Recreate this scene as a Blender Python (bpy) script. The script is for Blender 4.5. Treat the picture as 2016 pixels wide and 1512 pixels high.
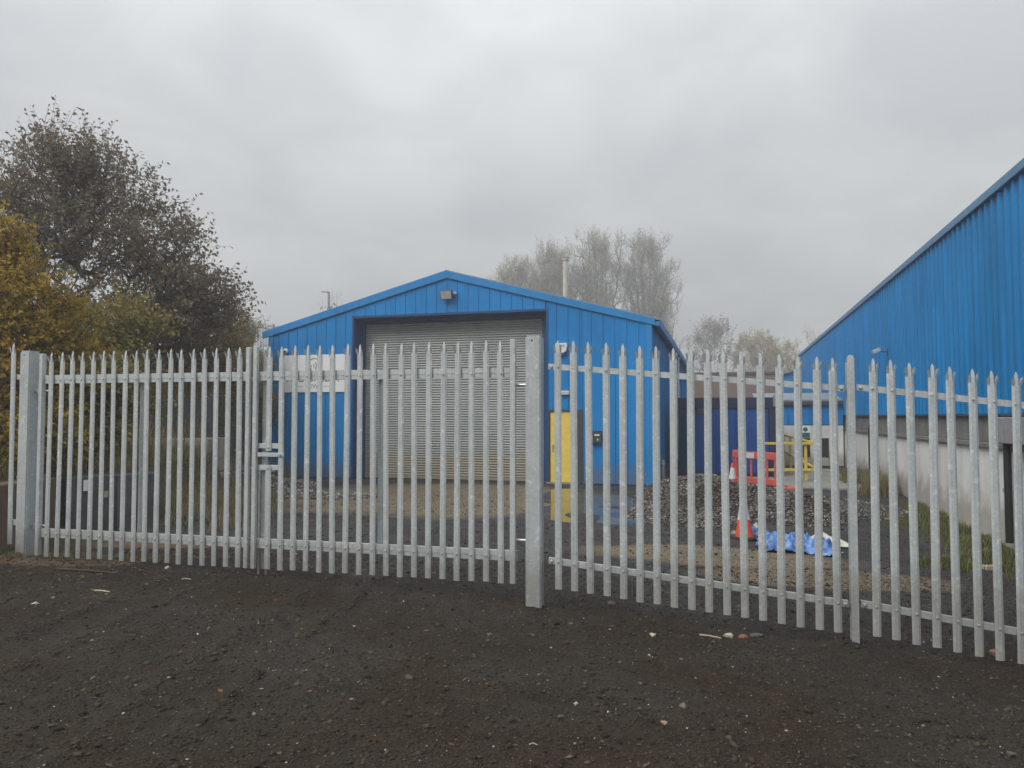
import bpy, bmesh, math, random
import numpy as np
from mathutils import Vector, Matrix, noise as mnoise

for o in list(bpy.data.objects):
    bpy.data.objects.remove(o)
SC = bpy.context.scene
COL = SC.collection
R = math.radians
rng = np.random.default_rng(7)
random.seed(7)
E = 1.9                 # eye height above the datum
F = 1480.0              # focal length in photo pixels (2016 wide)
PITCH = R(2.44)

# ------------------------------------------------------------------ camera
cam = bpy.data.cameras.new('camera')
cam.sensor_width = 36.0
cam.lens = 36.0 * F / 2016.0
cam.clip_start = 0.05
cam.clip_end = 3000
camo = bpy.data.objects.new('camera', cam)
COL.objects.link(camo)
camo.location = (0, 0, E)
camo.rotation_euler = (R(90) + PITCH, 0, 0)
SC.camera = camo

# ------------------------------------------------------------------ world, sun, exposure
SUN_EL, SUN_AZ = R(42), R(230)      # azimuth clockwise from +Y: behind the camera, a little left
w = bpy.data.worlds.new('World')
SC.world = w
w.use_nodes = True
nt = w.node_tree
for n in list(nt.nodes):
    nt.nodes.remove(n)
N, L = nt.nodes.new, nt.links.new
out = N('ShaderNodeOutputWorld')
bg = N('ShaderNodeBackground')
bg.inputs['Strength'].default_value = 0.1
sky = N('ShaderNodeTexSky')
sky.sky_type = 'NISHITA'
sky.sun_disc = False
sky.sun_elevation = SUN_EL
sky.sun_rotation = SUN_AZ
sky.air_density = 1.5
sky.dust_density = 4
tc = N('ShaderNodeTexCoord')
sep = N('ShaderNodeSeparateXYZ')
L(tc.outputs['Generated'], sep.inputs[0])
zc = N('ShaderNodeMath'); zc.operation = 'MAXIMUM'; zc.inputs[1].default_value = 0.0
L(sep.outputs['Z'], zc.inputs[0])
za = N('ShaderNodeMath'); za.operation = 'ADD'; za.inputs[1].default_value = 0.32
L(zc.outputs[0], za.inputs[0])
dx = N('ShaderNodeMath'); dx.operation = 'DIVIDE'
dy = N('ShaderNodeMath'); dy.operation = 'DIVIDE'
L(sep.outputs['X'], dx.inputs[0]); L(za.outputs[0], dx.inputs[1])
L(sep.outputs['Y'], dy.inputs[0]); L(za.outputs[0], dy.inputs[1])
cmb = N('ShaderNodeCombineXYZ')
L(dx.outputs[0], cmb.inputs[0]); L(dy.outputs[0], cmb.inputs[1])
cn = N('ShaderNodeTexNoise')
cn.inputs['Scale'].default_value = 1.35
cn.inputs['Detail'].default_value = 5
cn.inputs['Roughness'].default_value = 0.5
cn.inputs['Distortion'].default_value = 0.3
L(cmb.outputs[0], cn.inputs['Vector'])
cr = N('ShaderNodeValToRGB')
cr.color_ramp.elements[0].position = 0.38
cr.color_ramp.elements[0].color = (4.75, 4.88, 5.1, 1)
cr.color_ramp.elements[1].position = 0.61
cr.color_ramp.elements[1].color = (6.7, 6.85, 6.8, 1)
cn2 = N('ShaderNodeTexNoise')
cn2.inputs['Scale'].default_value = 3.4
cn2.inputs['Detail'].default_value = 6
cn2.inputs['Distortion'].default_value = 0.6
L(cmb.outputs[0], cn2.inputs['Vector'])
cmx = N('ShaderNodeMix')
cmx.inputs['Factor'].default_value = 0.36
L(cn.outputs['Fac'], cmx.inputs['A']); L(cn2.outputs['Fac'], cmx.inputs['B'])
L(cmx.outputs['Result'], cr.inputs[0])
# an overcast sky grows brighter towards the zenith
el = N('ShaderNodeMapRange')
el.inputs['From Min'].default_value = 0.0
el.inputs['From Max'].default_value = 1.0
el.inputs['To Min'].default_value = 0.83
el.inputs['To Max'].default_value = 2.3
zp = N('ShaderNodeMath'); zp.operation = 'POWER'; zp.inputs[1].default_value = 1.6
L(zc.outputs[0], zp.inputs[0])
L(zp.outputs[0], el.inputs['Value'])
mul = N('ShaderNodeMix'); mul.data_type = 'RGBA'; mul.blend_type = 'MULTIPLY'
mul.inputs['Factor'].default_value = 1.0
L(cr.outputs[0], mul.inputs['A']); L(el.outputs[0], mul.inputs['B'])
mx = N('ShaderNodeMix'); mx.data_type = 'RGBA'
mx.inputs['Factor'].default_value = 0.93
L(sky.outputs[0], mx.inputs['A']); L(mul.outputs['Result'], mx.inputs['B'])
L(mx.outputs['Result'], bg.inputs['Color'])
L(bg.outputs[0], out.inputs['Surface'])

sd = bpy.data.lights.new('sun', 'SUN')
sd.energy = 1.5
sd.angle = R(25)
sd.color = (1.0, 0.97, 0.93)
so = bpy.data.objects.new('sun', sd)
COL.objects.link(so)
so.location = (-10, -20, 40)
sdir = Vector((math.sin(SUN_AZ) * math.cos(SUN_EL), math.cos(SUN_AZ) * math.cos(SUN_EL), math.sin(SUN_EL)))
so.rotation_euler = (-sdir).to_track_quat('-Z', 'Y').to_euler()

SC.view_settings.view_transform = 'Standard'
SC.view_settings.look = 'None'
SC.view_settings.exposure = 0.3
SC.view_settings.gamma = 1.0
SC.view_settings.use_curve_mapping = False
SC.cycles.use_denoising = True
SC.cycles.max_bounces = 5
SC.cycles.diffuse_bounces = 2
SC.cycles.glossy_bounces = 2
SC.cycles.volume_bounces = 0
SC.cycles.transparent_max_bounces = 8


# ------------------------------------------------------------------ helpers
def U(px, py, Y):
    """the point at distance Y seen at photo pixel px, py"""
    a = (px - 1008.0) / F
    v = (756.0 - py) / F
    cy = math.cos(PITCH) - v * math.sin(PITCH)
    cz = math.sin(PITCH) + v * math.cos(PITCH)
    return Vector((a / cy * Y, Y, E + cz / cy * Y))


def tag(o, label=None, cat=None, group=None, kind=None):
    if label: o['label'] = label
    if cat: o['category'] = cat
    if group: o['group'] = group
    if kind: o['kind'] = kind
    return o


def link(name, data, parent=None, loc=(0, 0, 0), rot=(0, 0, 0)):
    o = bpy.data.objects.new(name, data)
    COL.objects.link(o)
    o.location = loc
    o.rotation_euler = rot
    if parent: o.parent = parent
    return o


def empty(name, loc=(0, 0, 0), rz=0.0, label=None, cat=None, group=None):
    o = link(name, None, None, loc, (0, 0, rz))
    o.empty_display_size = 0.2
    return tag(o, label, cat, group)


class MB:
    """collects shapes for one mesh"""

    def __init__(s):
        s.v = []; s.f = []

    def add(s, vs, fs):
        b = len(s.v)
        s.v += [tuple(p) for p in vs]
        s.f += [tuple(b + i for i in f) for f in fs]
        return s

    def box(s, x0, x1, y0, y1, z0, z1):
        vs = [(x, y, z) for x in (x0, x1) for y in (y0, y1) for z in (z0, z1)]
        return s.add(vs, [(0, 1, 3, 2), (4, 6, 7, 5), (0, 4, 5, 1), (2, 3, 7, 6), (0, 2, 6, 4), (1, 5, 7, 3)])

    def obox(s, c, ax, ay, az):
        c, ax, ay, az = Vector(c), Vector(ax), Vector(ay), Vector(az)
        vs = [c + i * ax + j * ay + k * az for i in (-1, 1) for j in (-1, 1) for k in (-1, 1)]
        return s.add(vs, [(0, 1, 3, 2), (4, 6, 7, 5), (0, 4, 5, 1), (2, 3, 7, 6), (0, 2, 6, 4), (1, 5, 7, 3)])

    def bar(s, a, b, w, h, up=(0, 0, 1)):
        a, b = Vector(a), Vector(b)
        d = (b - a)
        if d.length < 1e-6: return s
        d.normalize()
        up = Vector(up)
        if abs(d.dot(up)) > 0.98: up = Vector((0, 1, 0))
        r = d.cross(up).normalized()
        u = r.cross(d)
        return s.obox((a + b) / 2, (b - a) / 2, r * w / 2, u * h / 2)

    def tube(s, pts, rad, n=8, cap=True):
        pts = [Vector(p) for p in pts]
        rads = rad if hasattr(rad, '__len__') else [rad] * len(pts)
        b = len(s.v)
        ref = None
        for i, p in enumerate(pts):
            d = (pts[min(i + 1, len(pts) - 1)] - pts[max(i - 1, 0)]).normalized()
            if ref is None:
                ref = Vector((0, 0, 1)) if abs(d.z) < 0.9 else Vector((1, 0, 0))
            r = d.cross(ref).normalized(); q = r.cross(d)
            ref = q
            for k in range(n):
                t = 2 * math.pi * k / n
                s.v.append(tuple(p + (r * math.cos(t) + q * math.sin(t)) * rads[i]))
        for i in range(len(pts) - 1):
            for k in range(n):
                a0 = b + i * n + k; a1 = b + i * n + (k + 1) % n
                s.f.append((a0, a1, a1 + n, a0 + n))
        if cap:
            s.f.append(tuple(b + k for k in range(n))[::-1])
            s.f.append(tuple(b + (len(pts) - 1) * n + k for k in range(n)))
        return s

    def lathe(s, prof, n=20, c=(0, 0, 0)):
        b = len(s.v)
        for (r, z) in prof:
            for k in range(n):
                t = 2 * math.pi * k / n
                s.v.append((c[0] + r * math.cos(t), c[1] + r * math.sin(t), c[2] + z))
        for i in range(len(prof) - 1):
            for k in range(n):
                a0 = b + i * n + k; a1 = b + i * n + (k + 1) % n
                s.f.append((a0, a1, a1 + n, a0 + n))
        s.f.append(tuple(b + k for k in range(n))[::-1])
        s.f.append(tuple(b + (len(prof) - 1) * n + k for k in range(n)))
        return s

    def prism(s, poly, axis, d0, d1):
        """poly in the two axes other than axis ('y': x,z ; 'x': y,z ; 'z': x,y)"""
        def P(p, d):
            if axis == 'y': return (p[0], d, p[1])
            if axis == 'x': return (d, p[0], p[1])
            return (p[0], p[1], d)
        n = len(poly)
        vs = [P(p, d0) for p in poly] + [P(p, d1) for p in poly]
        fs = [tuple(range(n))[::-1], tuple(range(n, 2 * n))]
        fs += [(i, (i + 1) % n, n + (i + 1) % n, n + i) for i in range(n)]
        return s.add(vs, fs)

    def mesh(s, name, mat, bevel=0.0, smooth=False, seg=1):
        me = bpy.data.meshes.new(name)
        me.from_pydata(s.v, [], s.f)
        bm = bmesh.new(); bm.from_mesh(me)
        bmesh.ops.recalc_face_normals(bm, faces=bm.faces)
        if bevel > 0:
            es = [e for e in bm.edges if len(e.link_faces) == 2 and e.calc_face_angle(0) > 0.6]
            bmesh.ops.bevel(bm, geom=es, offset=bevel, segments=seg, affect='EDGES', clamp_overlap=True)
        if smooth:
            for f in bm.faces: f.smooth = True
            for e in bm.edges:
                if len(e.link_faces) == 2 and e.calc_face_angle(0) > 0.7: e.smooth = False
        bm.to_mesh(me); bm.free()
        me.materials.append(mat)
        return me

    def build(s, name, mat, parent=None, loc=(0, 0, 0), rot=(0, 0, 0), bevel=0.0, smooth=False, seg=1):
        return link(name, s.mesh(name, mat, bevel, smooth, seg), parent, loc, rot)


def np_mesh(name, V, Fq, mat, smooth=False):
    """V (n,3), Fq (m,k) with constant k"""
    me = bpy.data.meshes.new(name)
    V = np.asarray(V, dtype=np.float32); Fq = np.asarray(Fq, dtype=np.int32)
    m, k = Fq.shape
    me.vertices.add(len(V)); me.vertices.foreach_set('co', V.ravel())
    me.loops.add(m * k); me.loops.foreach_set('vertex_index', Fq.ravel())
    me.polygons.add(m)
    me.polygons.foreach_set('loop_start', np.arange(0, m * k, k, dtype=np.int32))
    me.polygons.foreach_set('loop_total', np.full(m, k, dtype=np.int32))
    if smooth: me.polygons.foreach_set('use_smooth', np.ones(m, dtype=bool))
    me.update(calc_edges=True)
    me.materials.append(mat)
    return me


# ------------------------------------------------------------------ materials
class Mat:
    def __init__(s, name):
        s.m = bpy.data.materials.new(name)
        s.m.use_nodes = True
        s.t = s.m.node_tree
        s.p = s.t.nodes['Principled BSDF']
        s.o = s.t.nodes['Material Output']

    def n(s, k, **kw):
        x = s.t.nodes.new(k)
        for a, v in kw.items(): setattr(x, a, v)
        return x

    def l(s, a, b): s.t.links.new(a, b)

    def coord(s, kind='Object', scale=(1, 1, 1)):
        c = s.n('ShaderNodeTexCoord')
        mp = s.n('ShaderNodeMapping')
        mp.inputs['Scale'].default_value = scale
        s.l(c.outputs[kind], mp.inputs[0])
        return mp.outputs[0]

    def noise(s, vec, scale, detail=4, rough=0.55, dist=0.0):
        x = s.n('ShaderNodeTexNoise')
        x.inputs['Scale'].default_value = scale
        x.inputs['Detail'].default_value = detail
        x.inputs['Roughness'].default_value = rough
        x.inputs['Distortion'].default_value = dist
        s.l(vec, x.inputs['Vector'])
        return x.outputs['Fac']

    def voro(s, vec, scale, out='Distance', feature='F1'):
        x = s.n('ShaderNodeTexVoronoi', feature=feature)
        x.inputs['Scale'].default_value = scale
        s.l(vec, x.inputs['Vector'])
        return x.outputs[out]

    def ramp(s, fac, *stops):
        x = s.n('ShaderNodeValToRGB')
        e = x.color_ramp.elements
        while len(e) < len(stops): e.new(0.5)
        for i, (p, c) in enumerate(stops):
            e[i].position = p
            e[i].color = (c, c, c, 1) if not hasattr(c, '__len__') else (*c, 1)
        s.l(fac, x.inputs[0])
        return x.outputs[0]

    def mix(s, fac, a, b, blend='MIX'):
        x = s.n('ShaderNodeMix', data_type='RGBA', blend_type=blend)
        for sock, v in (('Factor', fac), ('A', a), ('B', b)):
            i = x.inputs[sock]
            if hasattr(v, 'is_linked'): s.l(v, i)
            elif hasattr(v, '__len__'): i.default_value = (*v, 1)
            else: i.default_value = v
        return x.outputs['Result']

    def math(s, op, a, b=0.0):
        x = s.n('ShaderNodeMath', operation=op)
        for i, v in enumerate((a, b)):
            if hasattr(v, 'is_linked'): s.l(v, x.inputs[i])
            else: x.inputs[i].default_value = v
        return x.outputs[0]

    def rnd(s):
        return s.n('ShaderNodeObjectInfo').outputs['Random']

    def island(s):
        return s.n('ShaderNodeNewGeometry').outputs['Random Per Island']

    def bump(s, h, strength=0.3, dist=0.01):
        b = s.n('ShaderNodeBump')
        b.inputs['Strength'].default_value = strength
        b.inputs['Distance'].default_value = dist
        s.l(h, b.inputs['Height'])
        s.l(b.outputs[0], s.p.inputs['Normal'])

    def set(s, color=None, rough=None, metal=None, spec=None):
        for k, v in (('Base Color', color), ('Roughness', rough), ('Metallic', metal), ('Specular IOR Level', spec)):
            if v is None: continue
            i = s.p.inputs[k]
            if hasattr(v, 'is_linked'): s.l(v, i)
            elif hasattr(v, '__len__'): i.default_value = (*v, 1)
            else: i.default_value = v
        return s.m


M = {}


def simple(name, col, rough=0.6, metal=0.0, var=0.15, scale=6.0, bump=0.0, spec=0.4):
    m = Mat(name)
    c = m.coord()
    f = m.noise(c, scale, 5)
    dark = tuple(x * (1 - var) for x in col); lite = tuple(min(1, x * (1 + var)) for x in col)
    m.set(m.ramp(f, (0.3, dark), (0.7, lite)), rough, metal, spec)
    if bump: m.bump(m.noise(c, scale * 12, 3), bump, 0.004)
    M[name] = m.m
    return m.m


def mk_galv(name, k=1.0):
    m = Mat(name)
    c = m.coord()
    # shift the pattern for each object so that no two pales match
    cm = m.n('ShaderNodeCombineXYZ')
    r = m.math('MULTIPLY', m.rnd(), 37.0)
    m.l(r, cm.inputs[0]); m.l(r, cm.inputs[1]); m.l(r, cm.inputs[2])
    ad = m.n('ShaderNodeVectorMath', operation='ADD')
    m.l(c, ad.inputs[0]); m.l(cm.outputs[0], ad.inputs[1])
    v = ad.outputs[0]
    big = m.noise(v, 3.0, 5, 0.6)
    base = m.ramp(big, (0.3, (0.33 * k, 0.365 * k, 0.37 * k)), (0.7, (0.45 * k, 0.475 * k, 0.47 * k)))
    sp = m.voro(v, 70, 'Color')
    sw = m.n('ShaderNodeSeparateColor'); m.l(sp, sw.inputs[0])
    base = m.mix(0.25, base, m.ramp(sw.outputs[0], (0.0, (0.25 * k, 0.28 * k, 0.29 * k)), (1.0, (0.55 * k, 0.56 * k, 0.56 * k))))
    spot = m.ramp(m.noise(v, 16, 3, 0.5), (0.62, 0.0), (0.68, 1.0))
    base = m.mix(m.math('MULTIPLY', spot, 0.5), base, (0.62 * k, 0.64 * k, 0.63 * k))
    dull = m.ramp(m.noise(v, 7, 4, 0.6), (0.56, 0.0), (0.72, 1.0))
    base = m.mix(m.math('MULTIPLY', dull, 0.35), base, (0.27 * k, 0.27 * k, 0.25 * k))
    gp = m.n('ShaderNodeNewGeometry').outputs['Position']
    sz = m.n('ShaderNodeSeparateXYZ'); m.l(gp, sz.inputs[0])
    hh = m.math('ADD', sz.outputs['Z'], m.math('MULTIPLY', m.noise(v, 9, 4, 0.65), -0.7))
    sp2 = m.ramp(hh, (-0.2, 0.75), (0.32, 0.0))
    base = m.mix(m.math('MULTIPLY', sp2, 0.6), base, (0.16, 0.135, 0.105))
    mps = m.n('ShaderNodeMapping'); mps.inputs['Scale'].default_value = (40, 40, 1.2)
    m.l(v, mps.inputs[0])
    run = m.ramp(m.noise(mps.outputs[0], 1.0, 4), (0.52, 0.0), (0.72, 1.0))
    base = m.mix(m.math('MULTIPLY', run, 0.3), base, (0.22 * k, 0.225 * k, 0.215 * k))
    m.set(base, m.ramp(big, (0.3, 0.62), (0.7, 0.5)), 0.25, 0.4)
    m.bump(m.noise(v, 45, 3), 0.12, 0.003)
    M[name] = m.m


mk_galv('galv', 1.2)
mk_galv('galv_post', 1.12)
mk_galv('galv_far', 0.75)


def mk_blue(name, col, streak, rough=0.38, grime=0.0):
    m = Mat(name)
    c = m.coord()
    g = m.n('ShaderNodeNewGeometry').outputs['Position']
    mp = m.n('ShaderNodeMapping'); mp.inputs['Scale'].default_value = (5.5, 5.5, 0.35)
    m.l(g, mp.inputs[0])
    st = m.ramp(m.noise(mp.outputs[0], 1.0, 6, 0.6), (0.42, 0.0), (0.75, 1.0))
    bl = m.noise(g, 0.5, 4)
    dk = tuple(x * 0.86 for x in col); lt = tuple(min(1, x * 1.1 + 0.005) for x in col)
    base = m.ramp(bl, (0.3, dk), (0.7, lt))
    r = m.rnd()
    base = m.mix(m.math('MULTIPLY', r, 0.10), base, tuple(x * 0.72 for x in col))
    base = m.mix(m.math('MULTIPLY', st, streak), base, (col[0] * 0.6 + .012, col[1] * 0.38, col[2] * 0.3))
    if grime:
        sz = m.n('ShaderNodeSeparateXYZ'); m.l(g, sz.inputs[0])
        hh = m.math('ADD', sz.outputs['Z'], m.math('MULTIPLY', m.noise(g, 3.0, 4), -0.5))
        low = m.ramp(hh, (0.0, 1.0), (0.35, 0.0))
        base = m.mix(m.math('MULTIPLY', low, grime), base, (0.16, 0.14, 0.11))
    m.set(base, rough, 0.0, 0.22)
    m.bump(m.noise(g, 2.2, 3), 0.06, 0.03)
    M[name] = m.m


mk_blue('blue', (0.002, 0.225, 0.59), 0.28, 0.45, 0.5)
mk_blue('blue_trim', (0.02, 0.24, 0.58), 0.25, 0.4)
mk_blue('blue_side', (0.002, 0.215, 0.53), 0.5, 0.45)
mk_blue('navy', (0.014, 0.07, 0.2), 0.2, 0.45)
mk_blue('container_blue', (0.008, 0.085, 0.33), 0.35, 0.45)
simple('container_dark', (0.012, 0.022, 0.06), 0.5)
simple('dark_steel', (0.05, 0.055, 0.06), 0.5)
simple('black_plastic', (0.012, 0.013, 0.014), 0.5)
simple('black_rubber', (0.02, 0.02, 0.02), 0.75)
simple('white_paint', (0.72, 0.73, 0.74), 0.45, var=0.05)
simple('sign_white', (0.84, 0.84, 0.86), 0.4, var=0.03)
simple('sign_ink', (0.035, 0.045, 0.07), 0.5, var=0.05)
simple('sign_grey', (0.22, 0.24, 0.27), 0.5, var=0.05)
simple('green_sign', (0.02, 0.13, 0.09), 0.5)
simple('lamp_glass', (0.5, 0.5, 0.5), 0.25)
simple('eaves_blue', (0.09, 0.22, 0.38), 0.5)
simple('grey_box', (0.27, 0.27, 0.28), 0.6)
simple('roof_grey', (0.22, 0.25, 0.28), 0.6)
simple('yellow_paint', (0.82, 0.61, 0.12), 0.42, var=0.1)
simple('rail_yellow', (0.72, 0.53, 0.09), 0.5, var=0.12)
simple('red_plastic', (0.56, 0.1, 0.085), 0.5, var=0.15)
simple('cone_orange', (0.75, 0.1, 0.05), 0.5, var=0.12)
simple('cone_white', (0.62, 0.63, 0.63), 0.5, var=0.15)
simple('sack_white', (0.6, 0.58, 0.52), 0.8, var=0.15)
simple('steel', (0.5, 0.51, 0.52), 0.35, 0.6)
simple('cream', (0.5, 0.48, 0.41), 0.6)
simple('timber', (0.25, 0.18, 0.11), 0.8, var=0.3, scale=14)
simple('timber_pale', (0.42, 0.37, 0.28), 0.8, var=0.25, scale=14)
simple('stone_pink', (0.3, 0.22, 0.16), 0.85, var=0.25, bump=0.5)
simple('stone_grey', (0.085, 0.078, 0.07), 0.85, var=0.3, bump=0.5)
simple('stone_white', (0.4, 0.38, 0.33), 0.85, var=0.15, bump=0.4)
simple('brick', (0.27, 0.1, 0.06), 0.85, var=0.3, bump=0.5)
simple('concrete_dark', (0.07, 0.074, 0.075), 0.85, var=0.35, scale=3, bump=0.5)
simple('bark', (0.055, 0.045, 0.036), 0.9, var=0.3, scale=9, bump=0.5)
simple('bark_grey', (0.17, 0.155, 0.135), 0.9, var=0.3, scale=9)


def mk_tarp():
    m = Mat('tarp')
    c = m.coord()
    f = m.noise(c, 5.0, 6, 0.65)
    m.set(m.ramp(f, (0.32, (0.03, 0.08, 0.25)), (0.5, (0.09, 0.2, 0.48)), (0.66, (0.24, 0.4, 0.68))), 0.4)  # dark and pale fold shading put into the colour as noise
    m.bump(m.noise(c, 18, 4), 0.5, 0.02)
    M['tarp'] = m.m


mk_tarp()


def mk_shutter():
    m = Mat('shutter')
    g = m.n('ShaderNodeNewGeometry').outputs['Position']
    mp = m.n('ShaderNodeMapping'); mp.inputs['Scale'].default_value = (1.2, 1.2, 0.5)
    m.l(g, mp.inputs[0])
    base = m.ramp(m.noise(mp.outputs[0], 1.3, 5), (0.3, (0.29, 0.315, 0.305)), (0.7, (0.39, 0.41, 0.395)))
    sz = m.n('ShaderNodeSeparateXYZ'); m.l(g, sz.inputs[0])
    hh = m.math('ADD', sz.outputs['Z'], m.math('MULTIPLY', m.noise(g, 2.5, 5), -1.1))
    mud = m.ramp(hh, (-0.0, 0.65), (0.4, 0.0))
    base = m.mix(mud, base, (0.33, 0.27, 0.17))
    spots = m.ramp(m.noise(g, 9, 3), (0.66, 0.0), (0.74, 1.0))
    base = m.mix(m.math('MULTIPLY', spots, 0.4), base, (0.17, 0.17, 0.16))
    m.set(base, 0.5, 0.2, 0.4)
    M['shutter'] = m.m


mk_shutter()


def mk_render_wall():
    m = Mat('white_render')
    g = m.n('ShaderNodeNewGeometry').outputs['Position']
    mp = m.n('ShaderNodeMapping'); mp.inputs['Scale'].default_value = (2.6, 2.6, 0.28)
    m.l(g, mp.inputs[0])
    base = m.ramp(m.noise(g, 1.2, 6), (0.3, (0.66, 0.65, 0.62)), (0.7, (0.8, 0.8, 0.785)))
    st = m.ramp(m.noise(mp.outputs[0], 1.0, 6, 0.65), (0.46, 0.0), (0.72, 1.0))
    base = m.mix(m.math('MULTIPLY', st, 0.45), base, (0.36, 0.345, 0.31))
    sz = m.n('ShaderNodeSeparateXYZ'); m.l(g, sz.inputs[0])
    hh = m.math('ADD', sz.outputs['Z'], m.math('MULTIPLY', m.noise(g, 2.5, 5), -1.0))
    low = m.ramp(m.math('ADD', hh, 0.35), (0.0, 1.0), (0.4, 0.0))
    base = m.mix(m.math('MULTIPLY', low, 0.6), base, (0.24, 0.215, 0.15))
    m.set(base, 0.85, 0, 0.2)
    m.bump(m.noise(g, 60, 4), 0.4, 0.006)
    M['white_render'] = m.m


mk_render_wall()


def mk_concrete(name, a, b, moss, mosscol=(0.11, 0.1, 0.045)):
    m = Mat(name)
    g = m.n('ShaderNodeNewGeometry').outputs['Position']
    base = m.ramp(m.noise(g, 2.0, 7, 0.65), (0.3, a), (0.7, b))
    mp = m.n('ShaderNodeMapping'); mp.inputs['Scale'].default_value = (4, 4, 0.6)
    m.l(g, mp.inputs[0])
    st = m.ramp(m.noise(mp.outputs[0], 1.0, 5), (0.5, 0.0), (0.75, 1.0))
    base = m.mix(m.math('MULTIPLY', st, 0.5), base, tuple(x * 0.4 for x in a))
    mo = m.ramp(m.noise(g, 1.1, 6, 0.7), (0.5, 0.0), (0.64, 1.0))
    base = m.mix(m.math('MULTIPLY', mo, moss), base, mosscol)
    base = m.mix(m.math('MULTIPLY', m.rnd(), 0.3), base, tuple(x * 0.5 for x in a))
    m.set(base, 0.88, 0, 0.2)
    m.bump(m.noise(g, 30, 6, 0.6), 0.6, 0.015)
    M[name] = m.m


mk_concrete('concrete_wall', (0.2, 0.2, 0.19), (0.38, 0.355, 0.31), 0.6, (0.16, 0.14, 0.06))
mk_concrete('concrete_blue', (0.062, 0.068, 0.075), (0.125, 0.13, 0.135), 0.3)
mk_concrete('concrete_rust', (0.10, 0.085, 0.07), (0.19, 0.14, 0.10), 0.5, (0.2, 0.075, 0.04))
mk_concrete('concrete_pad', (0.26, 0.25, 0.22), (0.37, 0.35, 0.31), 0.25)
mk_concrete('beam_grey', (0.15, 0.15, 0.145), (0.25, 0.245, 0.235), 0.2)


def mk_ground():
    m = Mat('ground')
    g = m.n('ShaderNodeNewGeometry').outputs['Position']
    sz = m.n('ShaderNodeSeparateXYZ'); m.l(g, sz.inputs[0])
    n1 = m.noise(g, 0.55, 6, 0.6, 0.4)
    n2 = m.noise(g, 6, 6, 0.7)
    n3 = m.noise(g, 55, 4, 0.7)
    brown = m.ramp(n2, (0.3, (0.0165, 0.0096, 0.005)), (0.75, (0.05, 0.0318, 0.018)))
    grey = m.ramp(n2, (0.3, (0.018, 0.0145, 0.0105)), (0.75, (0.049, 0.041, 0.031)))
    base = m.mix(m.ramp(n1, (0.42, 0.0), (0.6, 1.0)), brown, grey)
    # beyond the gate the yard is greyer and drier
    yy = m.math('ADD', sz.outputs['Y'], m.math('MULTIPLY', sz.outputs['X'], 0.26))
    yy = m.math('ADD', yy, m.math('MULTIPLY', n1, 3.0))
    far = m.ramp(m.math('MULTIPLY', yy, 0.05), (0.43, 0.0), (0.56, 1.0))
    yard = m.ramp(n2, (0.3, (0.03, 0.0285, 0.0275)), (0.75, (0.078, 0.075, 0.071)))
    base = m.mix(far, base, yard)

    def patch(cx, cy, rx, ry, amp):
        a = m.math('MULTIPLY', m.math('ADD', sz.outputs['X'], -cx), 1.0 / rx)
        b = m.math('MULTIPLY', m.math('ADD', sz.outputs['Y'], -cy), 1.0 / ry)
        d = m.math('ADD', m.math('MULTIPLY', a, a), m.math('MULTIPLY', b, b))
        d = m.math('ADD', d, m.math('MULTIPLY', m.math('ADD', n1, -0.5), amp))
        d = m.math('ADD', d, m.math('MULTIPLY', m.math('ADD', n2, -0.5), amp * 0.5))
        return m.ramp(d, (0.55, 1.0), (1.1, 0.0))

    mudc = m.ramp(n2, (0.3, (0.14, 0.11, 0.068)), (0.72, (0.28, 0.225, 0.15)))
    for p in ((-1.9, 18.2, 4.3, 4.2, 1.0), (2.9, 10.9, 2.3, 0.9, 1.4), (4.0, 9.6, 1.8, 0.7, 1.4)):
        base = m.mix(m.math('MULTIPLY', patch(*p), 0.92), base, mudc)
    rust = m.ramp(n2, (0.3, (0.11, 0.07, 0.045)), (0.72, (0.2, 0.145, 0.1)))
    for p in ((-5.6, 9.0, 1.5, 0.55, 1.2), (-4.9, 10.5, 1.5, 0.6, 1.2)):
        base = m.mix(m.math('MULTIPLY', patch(*p), 0.85), base, rust)
    olive = m.ramp(n2, (0.3, (0.035, 0.036, 0.015)), (0.72, (0.09, 0.085, 0.04)))
    for p in ((-7.2, 15, 2.4, 8.0, 1.6), (-22, 38, 14, 26, 0.8), (8.0, 13.0, 0.9, 5.0, 1.0), (-9.5, 9, 3.2, 8, .6)):
        base = m.mix(patch(*p), base, olive)
    # fine grit
    base = m.mix(m.ramp(n3, (0.35, 0.35), (0.6, 0.0)), base, (0.012, 0.011, 0.01))
    sp = m.voro(g, 38, 'Distance')
    chip = m.ramp(sp, (0.10, 1.0), (0.16, 0.0))
    pick = m.ramp(m.noise(g, 21, 2), (0.55, 0.0), (0.6, 1.0))
    base = m.mix(m.math('MULTIPLY', m.math('MULTIPLY', chip, pick), 0.55), base, (0.2, 0.19, 0.17))
    wet = m.noise(g, 0.8, 4, 0.5)
    m.set(base, m.ramp(wet, (0.38, 0.6), (0.6, 0.95)), 0, 0.18)
    h = m.math('ADD', m.math('MULTIPLY', n3, 0.6), m.math('MULTIPLY', n2, 0.8))
    h = m.math('ADD', h, m.math('MULTIPLY', sp, -0.7))
    m.bump(h, 0.7, 0.022)
    M['ground'] = m.m


mk_ground()


def mk_gravel(name, dark, lite, white):
    m = Mat(name)
    i = m.island()
    g = m.n('ShaderNodeNewGeometry').outputs['Position']
    c = m.ramp(i, (0.0, dark), (0.85, lite), (0.97, tuple(x * 1.6 for x in lite)), (1.0 - white, tuple(x * 2 for x in lite)), (1.0, (0.6, 0.58, 0.54)))
    c = m.mix(m.ramp(m.noise(g, 0.8, 3), (0.4, 0.0), (0.65, 0.45)), c, (0.04, 0.028, 0.019))
    m.set(c, 0.8, 0, 0.22)
    M[name] = m.m


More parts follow.
